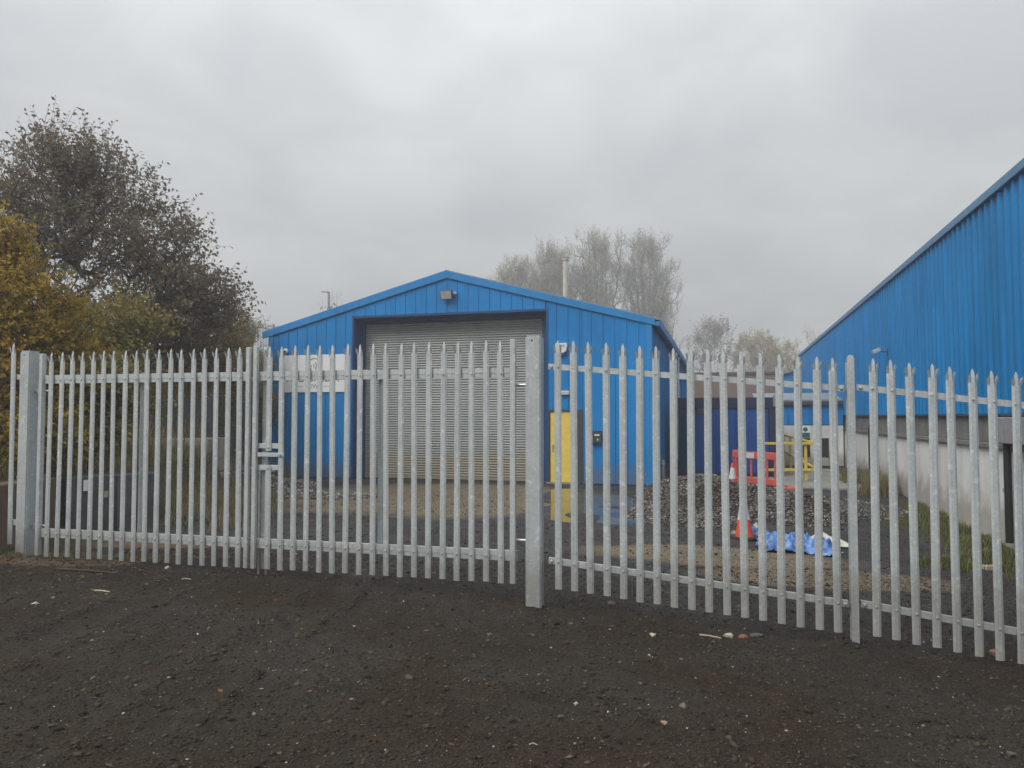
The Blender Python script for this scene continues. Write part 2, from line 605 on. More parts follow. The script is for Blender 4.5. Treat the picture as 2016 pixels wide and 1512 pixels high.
mk_gravel('gravel', (0.008, 0.0065, 0.0052), (0.075, 0.056, 0.038), 0.009)
mk_gravel('gravel_dark', (0.008, 0.0065, 0.005), (0.045, 0.037, 0.029), 0.001)
mk_gravel('rubble', (0.03, 0.026, 0.024), (0.2, 0.178, 0.162), 0.008)
mk_gravel('rubble_pale', (0.06, 0.057, 0.055), (0.3, 0.28, 0.26), 0.02)


def mk_leaf(name, cols, trans=0.35):
    m = Mat(name)
    i = m.island()
    g = m.n('ShaderNodeNewGeometry').outputs['Position']
    stops = [(k / (len(cols) - 1), c) for k, c in enumerate(cols)]
    c = m.ramp(i, *stops)
    c = m.mix(m.ramp(m.noise(g, 0.9, 3), (0.38, 0.0), (0.62, 0.55)), c, tuple(x * 0.55 for x in cols[len(cols) // 2]))
    m.set(c, 0.55, 0, 0.3)
    tr = m.n('ShaderNodeBsdfTranslucent')
    m.l(c, tr.inputs['Color'])
    ms = m.n('ShaderNodeMixShader'); ms.inputs[0].default_value = trans
    m.l(m.p.outputs[0], ms.inputs[1]); m.l(tr.outputs[0], ms.inputs[2])
    m.l(ms.outputs[0], m.o.inputs['Surface'])
    M[name] = m.m


mk_leaf('leaf_dark', [(0.16, 0.13, 0.09), (0.26, 0.195, 0.125), (0.21, 0.18, 0.125), (0.36, 0.25, 0.15)], 0.45)
mk_leaf('leaf_yellow', [(0.3, 0.215, 0.02), (0.52, 0.32, 0.025), (0.34, 0.28, 0.035), (0.62, 0.36, 0.05), (0.19, 0.18, 0.035)], 0.5)
mk_leaf('leaf_yellowgreen', [(0.2, 0.19, 0.045), (0.36, 0.3, 0.07), (0.46, 0.36, 0.11), (0.24, 0.22, 0.07)], 0.4)
mk_leaf('leaf_green', [(0.16, 0.16, 0.045), (0.3, 0.26, 0.065), (0.42, 0.34, 0.09), (0.2, 0.18, 0.06)], 0.45)
mk_leaf('leaf_brown', [(0.18, 0.13, 0.055), (0.36, 0.24, 0.09), (0.24, 0.2, 0.08), (0.46, 0.32, 0.15)], 0.45)
mk_leaf('leaf_willow', [(0.38, 0.35, 0.24), (0.52, 0.48, 0.35), (0.6, 0.55, 0.4)], 0.5)
mk_leaf('leaf_gold', [(0.42, 0.33, 0.14), (0.62, 0.5, 0.24), (0.4, 0.35, 0.18)], 0.5)
mk_leaf('leaf_bare', [(0.24, 0.2, 0.17), (0.36, 0.29, 0.23)])
mk_leaf('leaf_litter', [(0.09, 0.055, 0.025), (0.17, 0.1, 0.04), (0.06, 0.04, 0.022), (0.24, 0.16, 0.07)], 0.1)
mk_leaf('grass', [(0.1, 0.12, 0.035), (0.18, 0.2, 0.06), (0.25, 0.24, 0.1)])
mk_leaf('grass_dry', [(0.15, 0.145, 0.065), (0.27, 0.235, 0.11), (0.37, 0.3, 0.16)])


def mk_water():
    m = Mat('water')
    g = m.n('ShaderNodeNewGeometry').outputs['Position']
    m.set(m.ramp(m.noise(g, 1.4, 4), (0.4, (0.07, 0.056, 0.036)), (0.65, (0.16, 0.13, 0.085))), m.ramp(m.noise(g, 2.3, 4), (0.45, 0.03), (0.7, 0.16)), 0, 0.5)
    m.p.inputs['IOR'].default_value = 1.33
    m.bump(m.noise(g, 1.6, 2), 0.02, 0.02)
    M['water'] = m.m


mk_water()


def mk_brickwall():
    m = Mat('brick_far')
    b = m.n('ShaderNodeTexBrick')
    b.inputs['Color1'].default_value = (0.24, 0.1, 0.06, 1)
    b.inputs['Color2'].default_value = (0.15, 0.075, 0.05, 1)
    b.inputs['Mortar'].default_value = (0.2, 0.14, 0.11, 1)
    b.inputs['Scale'].default_value = 4
    m.l(m.coord('Object', (1, 1, 1)), b.inputs['Vector'])
    m.set(b.outputs[0], 0.9)
    M['brick_far'] = m.m


mk_brickwall()

# ------------------------------------------------------------------ terrain
ANCH = np.array([
    (-5.8, 8.9, -1.69), (-2.8, 8.3, -1.74), (.2, 7.4, -1.865), (3, 6.6, -1.985), (4.5, 6.2, -2.11), (7, 5.5, -2.2),
    (0, 3.5, -1.78), (-4, 4, -1.68), (4, 3.5, -1.98), (0, 0, -1.72), (-6, 0, -1.6), (8, 0, -2.1),
    (-3, 13, -1.86), (0, 14, -1.95), (4, 12.3, -2.04), (7.5, 12.5, -2.16), (-7, 24, -1.97), (4, 21.3, -1.95),
    (0, 20, -1.97), (7, 20, -2.05), (10, 24, -2.03), (9, 30, -2.0), (15, 35, -2.0), (-12, 35, -1.95), (-2, 35, -1.95)])


def tps_fit(P, z):
    n = len(P)
    d = np.linalg.norm(P[:, None] - P[None], axis=2)
    K = np.where(d > 0, d ** 2 * np.log(d + 1e-9), 0) + np.eye(n) * 0.6
    Q = np.hstack([np.ones((n, 1)), P])
    A = np.block([[K, Q], [Q.T, np.zeros((3, 3))]])
    return np.linalg.solve(A, np.concatenate([z, np.zeros(3)]))


_P = ANCH[:, :2]
_W = tps_fit(_P, ANCH[:, 2])


def sstep(a, b, x):
    t = np.clip((x - a) / (b - a), 0, 1)
    return t * t * (3 - 2 * t)


def vnoise(x, y, s, seed=0.0):
    """cheap smooth noise from summed sines, about -1..1"""
    r = 0
    k = np.random.default_rng(int(seed) + 11)
    for _ in range(6):
        a = k.uniform(0, 6.28); f = s * k.uniform(0.6, 1.9); ph = k.uniform(0, 6.28)
        r = r + np.sin((x * math.cos(a) + y * math.sin(a)) * f + ph)
    return r / 3.2


PUD = (1.55, 17.2, 1.35, 3.7)
PUD_Z = E - 1.985
COLLARS = ((-5.77, 8.98), (.23, 7.4), (2.98, 6.6))


def ground(x, y):
    x = np.asarray(x, float); y = np.asarray(y, float)
    cx = np.clip(x, -12, 14); cy = np.clip(y, -3, 35)
    d = np.sqrt((cx[..., None] - _P[:, 0]) ** 2 + (cy[..., None] - _P[:, 1]) ** 2)
    K = np.where(d > 0, d ** 2 * np.log(d + 1e-9), 0)
    n = len(_P)
    z = K @ _W[:n] + _W[n] + _W[n + 1] * cx + _W[n + 2] * cy + E
    z = z + 0.018 * vnoise(x, y, 1.3, 1) + 0.005 * vnoise(x, y, 4.5, 2)
    # puddle hollow
    e = np.sqrt(((x - PUD[0]) / PUD[2]) ** 2 + ((y - PUD[1]) / PUD[3]) ** 2) + 0.12 * vnoise(x, y, 1.6, 3)
    k = 1 - sstep(0.75, 1.15, e)
    z = z * (1 - k) + k * (PUD_Z - 0.012 + 0.020 * vnoise(x, y, 2.6, 4))
    for (px_, py_) in COLLARS:
        q = (x - px_) ** 2 + (y - py_) ** 2
        z = z + (.045 + .02 * vnoise(x, y, 9.0, 6)) * np.exp(-q / .05)
    # shallow wheel ruts through the gateway
    for cxr in (-3.35, -1.75):
        lr = cxr + .22 * (y - 8) * .26 + .05 * np.sin(y * .9)
        z = z - .03 * np.exp(-((x - lr) / .16) ** 2) * sstep(1.5, 3, y) * (1 - sstep(15, 18, y)) * (.7 + .5 * vnoise(x, y, 3.0, 8))
        z = z + .018 * np.exp(-((np.abs(x - lr) - .26) / .09) ** 2) * sstep(1.5, 3, y) * (1 - sstep(15, 18, y))
    # left bank, held by the walls
    lx = np.interp(y, [-60, 6, 10.9, 11.0, 11.9, 12.0, 16.5, 16.6, 25, 25.1, 40, 80], [-6.5, -6.5, -6.5, -6.45, -5.7, -5.7, -6.3, -6.7, -8.2, -8.9, -9.2, -9.2])
    up = sstep(0.0, 0.22, lx - x)
    top = np.interp(y, [6, 12, 16.4, 16.8, 17.6, 25, 53, 70], [1.0, 1.02, 1.12, 1.5, 2.2, 3.0, 6.5, 6.5])
    top = top + np.clip(lx - x - 1.0, 0, 6) * np.interp(y, [6, 15, 25, 40], [0.12, 0.2, 0.2, 0.0])
    top = np.where((y > 16.6) & (x > -9.6), np.minimum(top, np.interp(x, [-9.6, -8.3, -6.6], [2.2, 1.9, 1.45])) + 0 * top, top) if False else top
    z = z * (1 - up) + up * np.maximum(top, z)
    # overgrown verge at the foot of the walls
    vx = np.interp(y, [11, 12.2, 17, 25], [-5.3, -4.3, -5.2, -7.4])
    vg = sstep(0, 1.3, vx - x) * sstep(11.2, 12.4, y) * (1 - sstep(24, 25.5, y)) * (1 - up)
    z = z + 0.34 * vg
    return z


def gz(x, y):
    return float(ground(np.array([x]), np.array([y]))[0])


def axis_coords(lo, hi, d0, d1, step, grow=1.25):
    a = list(np.arange(d0, d1 + 1e-6, step))
    s, x = step, d1
    while x < hi:
        s *= grow; x += s; a.append(min(x, hi))
    s, x = step, d0
    pre = []
    while x > lo:
        s *= grow; x -= s; pre.append(max(x, lo))
    return np.array(pre[::-1] + a)


gx = axis_coords(-900, 900, -12, 11, 0.11)
gy = axis_coords(-300, 1500, 2.5, 27, 0.11)
GX, GY = np.meshgrid(gx, gy)
GZ = ground(GX.ravel(), GY.ravel())
nx, ny = len(gx), len(gy)
idx = np.arange(nx * ny).reshape(ny, nx)
FQ = np.stack([idx[:-1, :-1], idx[:-1, 1:], idx[1:, 1:], idx[1:, :-1]], -1).reshape(-1, 4)
go = link('ground', np_mesh('ground', np.stack([GX.ravel(), GY.ravel(), GZ], 1), FQ, M['ground'], True))
tag(go, 'dark wet gravelly yard ground with tan mud patches', 'ground', kind='structure')

# puddle sheet: the ground itself cuts its shore
pv, n = [(PUD[0], PUD[1], PUD_Z)], 48
for k in range(n):
    t = 2 * math.pi * k / n
    pv.append((PUD[0] + PUD[2] * 1.12 * math.cos(t), PUD[1] + PUD[3] * 1.1 * math.sin(t), PUD_Z))
mb = MB(); mb.add(pv, [(0, 1 + k, 1 + (k + 1) % n) for k in range(n)])
tag(mb.build('puddle', M['water']), 'shallow muddy puddle in front of the yellow door', 'puddle', kind='structure')


# ------------------------------------------------------------------ main blue shed
MA = R(-15.5)
ca, sa = math.cos(MA), math.sin(MA)
S0 = Vector((-7.91, 24.5, -0.06))
SW, EAVE, APEX = 12.3, 4.72, 6.36
shed = empty('industrial_unit', S0, MA, 'blue metal clad gabled shed with tall grey roller shutter', 'building')


def shed_w(u, v, z):
    return Vector((S0.x + u * ca - v * sa, S0.y + u * sa + v * ca, S0.z + z))


def roofz(u):
    return EAVE + (APEX - EAVE) * (1 - abs(u - SW / 2) / (SW / 2))


SLEN = 33.0
DOORU = (3.01, 9.27, 5.05)        # shutter opening
YD = (9.33, 10.32, 2.13)          # personnel door opening
# backing wall with the openings cut out of it
mb = MB()
mb.prism([(0.03, 0), (DOORU[0], 0), (DOORU[0], DOORU[2]), (DOORU[1], DOORU[2]), (DOORU[1], 0), (YD[0], 0), (YD[0], YD[2]),
          (YD[1], YD[2]), (YD[1], 0), (SW - 0.03, 0), (SW - 0.03, roofz(SW) - .2), (SW / 2, APEX - .2), (0.03, roofz(0) - .2)], 'y', 0.03, 0.1)
mb.build('wall', M['blue'], shed)
# cladding sheets of the gable, one by one
NP = 36
pw = SW / NP


def cl_sheet(u0, u1, zb0, zb1, zt0, zt1):
    m_ = MB()
    g_ = 0.0035
    u0 += g_; u1 -= g_
    # flat pan with a small upstand along its right edge
    m_.prism([(u0, zb0), (u1, zb1), (u1, zt1), (u0, zt0)], 'y', -0.012, 0.028)
    m_.prism([(u1 - 0.03, zb1), (u1, zb1), (u1, zt1), (u1 - 0.03, zt1)], 'y', -0.024, -0.0122)
    m_.build('cladding_sheet', M['blue'], shed, bevel=0.003)


for i in range(NP):
    u0, u1 = i * pw, (i + 1) * pw
    z0, z1 = roofz(u0) - 0.16, roofz(u1) - 0.16
    cuts = sorted(set([u0, u1] + [c for c in (DOORU[0], DOORU[1], YD[0], YD[1]) if u0 + .01 < c < u1 - .01]))
    for a, b in zip(cuts[:-1], cuts[1:]):
        mid = (a + b) / 2
        zb = 0.02
        if DOORU[0] < mid < DOORU[1]: zb = DOORU[2]
        elif YD[0] < mid < YD[1]: zb = YD[2]
        if b - a < 0.05: continue
        za = roofz(a) - 0.16; zbp = roofz(b) - 0.16
        cl_sheet(a, b, zb, zb, za, zbp)
# verge flashing along the gable, corner posts, soffits
for s in (0, 1):
    ua, ub = (-0.24, SW / 2) if s == 0 else (SW + 0.12, SW / 2)
    k = (APEX - EAVE) / (SW / 2)
    za = roofz(0) + (k * ua if s == 0 else -k * (ua - SW)); zb_ = APEX
    mb = MB()
    mb.prism([(ua, za - 0.17), (ub, zb_ - 0.19), (ub, zb_ + 0.03), (ua, za + 0.03)] if s == 0 else
             [(ub, zb_ - 0.19), (ua, za - 0.17), (ua, za + 0.03), (ub, zb_ + 0.03)], 'y', -0.075, -0.026)
    mb.build('verge_flashing', M['blue_trim'], shed, bevel=0.006)
for (a, b) in ((-0.03, 0.13), (SW - 0.16, SW + 0.03)):
    mb = MB(); mb.box(a, b, -0.04, -0.013, 0.0, EAVE - 0.12); mb.build('corner_trim', M['blue_trim'], shed, bevel=0.006)
# roof slopes
for s in (0, 1):
    e = -0.26 if s == 0 else SW + 0.26
    k = (APEX - EAVE) / (SW / 2)
    ze = EAVE - k * 0.26
    mb = MB()
    mb.prism([(e, ze), (SW / 2, APEX), (SW / 2, APEX + 0.06), (e, ze + 0.06)], 'y', -0.06, SLEN)
    ro = mb.build('roof', M['blue_trim'] if s == 0 else M['roof_grey'], shed)
    if s == 1:
        # flue pipe through the roof
        c = U(1113, 560, 27.5)
        lc = Matrix.Rotation(-MA, 4, 'Z') @ (c - S0)
        fz = roofz(lc.x) - 0.1
        top = (Matrix.Rotation(-MA, 4, 'Z') @ (U(1113, 506, 27.5) - S0)).z
        mb = MB()
        mb.lathe([(0.09, fz), (0.09, top - 0.12), (0.13, top - 0.12), (0.13, top - 0.06), (0.1, top - 0.06), (0.1, top - .03), (0.14, top - .03), (0.14, top)], 14, (lc.x, lc.y, 0))
        mb.build('flue', M['cream'], ro, smooth=True)
# side walls: sheets down the right flank
mb = MB(); mb.box(SW - 0.1, SW - 0.03, 0.1, SLEN, 0, EAVE - .15); mb.build('wall', M['navy'], shed)
mb = MB(); mb.box(0.03, 0.1, 0.1, SLEN, 0, EAVE - .15); mb.build('wall', M['blue'], shed)
sm = MB(); sm.box(SW - 0.028, SW + 0.012, 0.006, 0.494, 0.02, EAVE - 0.2)
sm.prism([(SW + .0122, .02), (SW + .035, .02), (SW + .035, EAVE - .2), (SW + .0122, EAVE - .2)], 'y', 0.2, 0.3)
sme = sm.mesh('cladding_sheet', M['blue_side'], 0.003)
for i in range(int(SLEN / 0.5)):
    link('cladding_sheet', sme, shed, (0, i * 0.5, 0))
mb = MB(); mb.box(SW - 0.02, SW + 0.05, -0.03, -0.012, 0, EAVE - .15)
# gutter and downpipes
gm = MB()
gp = [(SW + 0.10, EAVE - 0.10), (SW + 0.12, EAVE - 0.22), (SW + 0.24, EAVE - 0.22), (SW + 0.27, EAVE - 0.08)]
gm.prism(gp, 'y', -0.05, SLEN); gm.build('gutter', M['blue_trim'], shed, bevel=0.01)
for vv in (11.6, 24.0):
    mb = MB(); mb.tube([(SW + 0.16, vv, EAVE - 0.2), (SW + 0.12, vv, EAVE - 0.4), (SW + 0.12, vv, 0.1)], 0.05, 8)
    mb.build('downpipe', M['white_paint'], shed, smooth=True)
mb = MB()
for i in range(NP):
    uu = (i + .5) * pw
    for zz in ((DOORU[2] + .1,) if DOORU[0] < uu < DOORU[1] else (.35, 1.9 if uu < 3 or uu > 10.4 else 2.3, 3.45)):
        if YD[0] - .1 < uu < YD[1] + .1 and zz < 2.2: continue
        mb.box(uu - .008, uu + .008, -.019, -.0125, zz - .008, zz + .008)
fx = mb.build('fixings', M['steel'], shed); fx['kind'] = 'stuff'
# shutter recess: jambs, soffit, slats
rec = 0.55
mb = MB(); mb.box(DOORU[0] - 0.05, DOORU[0] + 0.02, -0.03, rec + .1, 0, DOORU[2]); mb.build('jamb', M['navy'], shed, bevel=.004)
mb = MB(); mb.box(DOORU[1] - 0.02, DOORU[1] + 0.04, -0.03, rec + .1, 0, DOORU[2]); mb.build('jamb', M['navy'], shed, bevel=.004)
mb = MB(); mb.box(DOORU[0] - 0.05, DOORU[1] + 0.04, -0.033, rec + .1, DOORU[2] - 0.003, DOORU[2] + 0.07); mb.build('lintel', M['navy'], shed, bevel=.004)
shut = link('roller_shutter', None, shed)
for (a, b) in ((DOORU[0] + 0.021, DOORU[0] + 0.16), (DOORU[1] - 0.24, DOORU[1] - 0.021)):
    mb = MB(); mb.box(a, b, rec - 0.12, rec + 0.08, 0.0, DOORU[2] - 0.005); mb.build('guide', M['navy'], shut, bevel=0.006)
mb = MB(); mb.box(DOORU[0] + 0.165, DOORU[1] - 0.245, rec - 0.10, rec + 0.08, DOORU[2] - 0.14, DOORU[2] - 0.008); mb.build('hood', M['navy'], shut, bevel=0.006)
sl = MB()
ph = 0.0765
prof = [(0.012, 0.0), (-0.004, 0.006), (-0.016, 0.022), (-0.018, 0.04), (-0.012, 0.058), (0.0, 0.070), (0.012, 0.0735)]
prof = prof + [(0.03, 0.0735), (0.03, 0.0)]
sl.prism([(p[0] + rec, p[1]) for p in prof], 'x', DOORU[0] + 0.14, DOORU[1] - 0.22)
slm = sl.mesh('slat', M['shutter'])
for i in range(63):
    link('slat', slm, shut, (0, random.uniform(-.004, .004), 0.09 + i * ph), (0, 0, random.uniform(-.0006, .0006)))
mb = MB(); mb.box(DOORU[0] + 0.165, DOORU[1] - 0.245, rec - 0.03, rec + 0.04, 0.0, 0.088); mb.build('bottom_bar', M['shutter'], shut, bevel=0.006)
# yellow personnel door
mb = MB()
mb.prism([(YD[0] - .02, 0), (YD[0] + .035, 0), (YD[0] + .035, YD[2] - .05), (YD[1] - .26, YD[2] - .05), (YD[1] - .26, 0), (YD[1] + .02, 0), (YD[1] + .02, YD[2] + .02), (YD[0] - .02, YD[2] + .02)], 'y', -0.03, 0.05)
mb.build('door_frame', M['dark_steel'], shed, bevel=0.005)
mb = MB(); mb.box(YD[0] + .04, YD[1] - .265, 0.0, 0.045, 0.045, YD[2] - .055)
dr = mb.build('door', M['yellow_paint'], shed, bevel=0.005)
tag(dr, 'bright yellow steel personnel door')
mb = MB(); mb.box(YD[0] + .10, YD[0] + .145, -0.012, -0.0005, 0.92, 1.15); mb.bar((YD[0] + .12, -0.05, 1.1), (YD[0] + .25, -0.05, 1.1), .018, .018); mb.bar((YD[0] + .12, -0.055, 1.1), (YD[0] + .12, 0, 1.1), .018, .018)
mb.build('handle', M['steel'], dr, bevel=0.003)
mb = MB(); mb.box(YD[0] - .05, YD[1] - .1, -0.22, 0.03, 0.0, 0.04); mb.build('door_step', M['concrete_pad'], shed, bevel=0.01)

# things fixed to the gable
fl = empty('floodlight', shed_w(6.2, -0.03, 5.62), MA, 'black floodlight tilted down under the shed gable peak', 'floodlight')
mb = MB(); mb.obox((0, -0.16, 0.02), (0.19, 0, 0), (0, 0.045, 0.02), (0, -0.05, 0.13)); mb.build('housing', M['dark_steel'], fl, bevel=0.015)
mb = MB(); mb.obox((0, -0.207, -0.003), (0.165, 0, 0), (0, 0.004, 0.002), (0, -0.042, 0.11)); mb.build('lens', M['lamp_glass'], fl)
mb = MB(); mb.box(0.19, 0.21, -0.17, 0, -.02, .02); mb.box(-0.21, -0.19, -0.17, 0, -.02, .02); mb.box(-.21, .21, -.02, 0, -.021, .021); mb.build('bracket', M['dark_steel'], fl)
mb = MB(); mb.lathe([(0.0, 0.0), (0.012, 0), (0.02, .03), (0.02, .05), (0, .05)], 10, (0.24, -0.1, 0.06)); mb.box(.2, .28, -.11, -0.0, .05, .09); mb.build('sensor', M['white_paint'], fl)

cc = empty('security_camera', shed_w(0.62, -0.03, 4.06), MA, 'small white dome camera above the company sign', 'camera')
mb = MB(); mb.lathe([(0.06, 0.0), (0.085, 0.0), (0.09, 0.03), (0.07, 0.07), (0.03, 0.09), (0, 0.09)], 16)
mb.build('housing', M['white_paint'], cc, (0, 0, 0), (R(90), 0, 0), smooth=True)
mb = MB(); mb.lathe([(0.045, 0), (0.04, 0.025), (0.02, 0.04), (0, 0.042)], 14)
mb.build('lens', M['black_plastic'], cc, (-0.01, -0.07, -0.015), (R(110), 0, 0), smooth=True)

sg = empty('company_sign', shed_w(0.485, -0.03, 2.72), MA, 'white company sign board with round dish logo on blue cladding', 'sign')
SWD, SHT = 2.25, 1.2
mb = MB(); mb.box(0, SWD, -0.02, 0, 0, SHT); mb.build('board', M['sign_white'], sg, bevel=0.003)


def text(body, size, loc, parent, mat, name='lettering', align='CENTER', sx=1.0):
    cu = bpy.data.curves.new(name, 'FONT')
    cu.body = body
    cu.size = size
    cu.align_x = align
    cu.align_y = 'CENTER'
    cu.extrude = 0.0015
    cu.materials.append(mat)
    tmp = bpy.data.objects.new(name, cu)
    COL.objects.link(tmp)
    bpy.context.view_layer.update()
    me = bpy.data.meshes.new_from_object(tmp)
    bpy.data.objects.remove(tmp)
    me.name = name
    o = link(name, me, parent, loc, (R(90), 0, 0))
    o.scale = (sx, 1, 1)
    return o


text('AUDIOMEDIA', 0.27, (SWD / 2, -0.0225, 0.42), sg, M['sign_ink'], sx=1.12)
text('EIW', 0.2, (SWD / 2 + .02, -0.0225, 0.19), sg, M['sign_grey'])
lg = MB()


def arc(m_, cx, cz, r, a0, a1, wd, n=22, w1=None):
    w1 = wd if w1 is None else w1
    for k in range(n):
        t0 = R(a0 + (a1 - a0) * k / n); t1 = R(a0 + (a1 - a0) * (k + 1) / n)
        p = wd + (w1 - wd) * k / n; q = wd + (w1 - wd) * (k + 1) / n
        m_.prism([(cx + (r - p) * math.cos(t0), cz + (r - p) * math.sin(t0)), (cx + r * math.cos(t0), cz + r * math.sin(t0)),
                  (cx + r * math.cos(t1), cz + r * math.sin(t1)), (cx + (r - q) * math.cos(t1), cz + (r - q) * math.sin(t1))], 'y', -0.0235, -0.0205)


LX, LZ = SWD / 2 + 0.05, 0.82
arc(lg, LX, LZ, 0.27, 60, 215, 0.02, w1=0.035)
arc(lg, LX - 0.12, LZ + 0.02, 0.035, 0, 360, 0.012, 16)
arc(lg, LX - 0.12, LZ + 0.02, 0.12, -38, 38, 0.02, 12)
arc(lg, LX - 0.12, LZ + 0.02, 0.20, -38, 38, 0.022, 12)
lg.prism([(LX - .26, LZ - .29), (LX - .21, LZ - .29), (LX - .21, LZ - .12), (LX - .26, LZ - .1)], 'y', -0.0235, -0.0205)
lg.prism([(LX - .15, LZ - .29), (LX - .10, LZ - .29), (LX - .115, LZ - .02), (LX - .13, LZ - .02)], 'y', -0.0235, -0.0205)
lg.build('logo', M['sign_ink'], sg)
mb = MB()
mb.box(0.35, 0.78, -0.0235, -0.0205, 0.185, 0.196); mb.box(1.5, 1.93, -0.0235, -0.0205, 0.185, 0.196)
mb.build('rule', M['sign_grey'], sg)
mb = MB()
for (x, z) in ((.06, .06), (SWD - .06, .06), (.06, SHT - .06), (SWD - .06, SHT - .06), (SWD / 2, SHT - .06), (.62, SHT - .06), (1.68, SHT - .06)):
    mb.box(x - .01, x + .01, -.026, -.0205, z - .01, z + .01)
mb.build('screw', M['steel'], sg)

al = empty('alarm_box', shed_w(9.72, -0.03, 3.72), MA, 'white alarm bell box with dark lower edge over the yellow door', 'alarm box')
mb = MB(); mb.prism([(-.16, .36), (.16, .36), (.18, .3), (.15, .12), (.06, .07), (-.06, .07), (-.15, .12), (-.18, .3)], 'y', -.09, 0); mb.build('cover', M['white_paint'], al, bevel=.012)
mb = MB(); mb.prism([(-.145, .115), (-.06, .066), (.06, .066), (.145, .115), (.11, .02), (0, -.01), (-.11, .02)], 'y', -.085, 0); mb.build('strobe', M['navy'], al, bevel=.01)
text('MAX', 0.1, (0, -0.0915, 0.28), al, M['sign_ink'])

em = empty('bulkhead_light', shed_w(9.82, -0.03, 2.57), MA, 'small white bulkhead light above the yellow door', 'light')
mb = MB(); mb.box(-.13, .13, -.075, 0, 0, .12); mb.build('housing', M['white_paint'], em, bevel=.012)
mb = MB(); mb.box(-.115, .115, -.082, -.0752, .012, .1); mb.build('diffuser', M['lamp_glass'], em, bevel=.003)

mt = empty('meter_box', shed_w(10.72, -0.03, 1.2), MA, 'dark meter box beside the yellow door', 'meter box')
mb = MB(); mb.box(-.17, .17, -.14, 0, 0, .34); mb.build('cabinet', M['dark_steel'], mt, bevel=.008)
mb = MB(); mb.box(-.02, .12, -.1435, -.1405, .2, .24); mb.box(.05, .09, -.1435, -.1405, .07, .11); mb.build('notice', M['sign_white'], mt)

pp = empty('drain_pipe_stub', shed_w(12.55, 0.6, 0), MA, 'short grey standpipe at the shed corner', 'pipe')
mb = MB(); mb.tube([(0, 0, 0), (0, 0, 0.55)], 0.055, 10); mb.build('pipe', M['grey_box'], pp, smooth=True)
mb = MB(); mb.lathe([(.07, .55), (.07, .6), (.05, .62), (.05, .68), (.03, .7), (0, .7)], 12); mb.build('cap', M['grey_box'], pp, smooth=True)

# ------------------------------------------------------------------ big blue shed on the right
RA = R(16.0)
tr_ = math.tan(RA)


def rwx(y):
    return 8.1 + tr_ * (y - 12.2)


RY0, RY1 = 3.0, 48.0
R0 = Vector((rwx(RY0), RY0, -0.3))
RL = (RY1 - RY0) / math.cos(RA)
big = empty('warehouse', R0, R(90) - RA, 'long blue corrugated warehouse over a stained white base wall', 'building')
# local x runs along the wall away from the camera, local -y ... faces the yard at +y
# local frame: x along, y to the left (into the yard), z up
ZB, ZC, ZE = 1.66 + .0, 2.24, E + 3.95 + 0.3
mb = MB(); mb.box(0, RL, -0.35, -0.05, 0, ZB); mb.build('base_wall', M['white_render'], big, bevel=.01)
mb = MB(); mb.box(0, RL, -0.3, -0.12, ZB, ZE - .05); mb.build('wall', M['dark_steel'], big)
mb = MB(); mb.box(-0.01, RL, -0.13, 0.03, ZB - .02, ZB + .07); mb.build('ledge', M['beam_grey'], big, bevel=.01)
# grey spandrel panels
spm = MB(); spm.box(0.008, 0.992, -0.118, -0.06, ZB + .075, ZC - .03); spme = spm.mesh('spandrel_panel', M['beam_grey'], .006)
for i in range(int(RL)):
    link('spandrel_panel', spme, big, (i, random.uniform(-.006, .006), 0))
mb = MB(); mb.box(-0.01, RL, -0.11, 0.02, ZC - .045, ZC - .01); mb.build('drip_flashing', M['dark_steel'], big, bevel=.005)
# corrugated sheets, three ribs each
cs = MB()
ribs = []
for k in range(3):
    a = k / 3
    ribs += [(a + 0.0, 0.0), (a + 0.2, 0.0), (a + 0.235, 0.042), (a + 0.295, 0.042), (a + 0.332, 0.0)]
ribs = [(p[0] * 0.994 + .003, p[1]) for p in ribs]
poly = ribs + [(p[0], p[1] - 0.012) for p in ribs[::-1]]
vs, fs = [], []
n = len(ribs)
for (x, y) in ribs: vs += [(x, y - .04, ZC), (x, y - .04, ZE - 0.16)]
for i in range(n - 1): fs.append((2 * i, 2 * i + 2, 2 * i + 3, 2 * i + 1))
for (x, y) in ribs: vs += [(x, y - .052, ZC), (x, y - .052, ZE - 0.16)]
b = 2 * n
for i in range(n - 1): fs.append((b + 2 * i, b + 2 * i + 1, b + 2 * i + 3, b + 2 * i + 2))
for i in range(n - 1): fs.append((2 * i, b + 2 * i, b + 2 * i + 2, 2 * i + 2))
cs.add(vs, fs)
csm = cs.mesh('cladding_sheet', M['blue_side'])
for i in range(int(RL)):
    link('cladding_sheet', csm, big, (i, random.uniform(-.004, .004), 0))
mb = MB(); mb.prism([(-.2, ZE - .17), (.05, ZE - .17), (.05, ZE - .02), (.02, ZE), (-.2, ZE)], 'x', -0.05, RL + .02)
mb.build('eaves_flashing', M['eaves_blue'], big, bevel=.008)
mb = MB(); mb.prism([(0.0, ZE + .004), (-14, ZE + 2.4), (-14, ZE + 2.32), (-0.2, ZE - .06)], 'x', -0.03, RL); mb.build('roof', M['roof_grey'], big)
mb = MB(); mb.prism([(-.35, 0), (-14, 0), (-14, ZE + 2.2), (-.35, ZE - .2)], 'x', RL - .2, RL); mb.build('end_wall', M['blue_side'], big)


def big_l(p):
    return Matrix.Rotation(-(R(90) - RA), 4, 'Z') @ (Vector(p) - R0)


def alongY(y):
    return (y - RY0) / math.cos(RA)


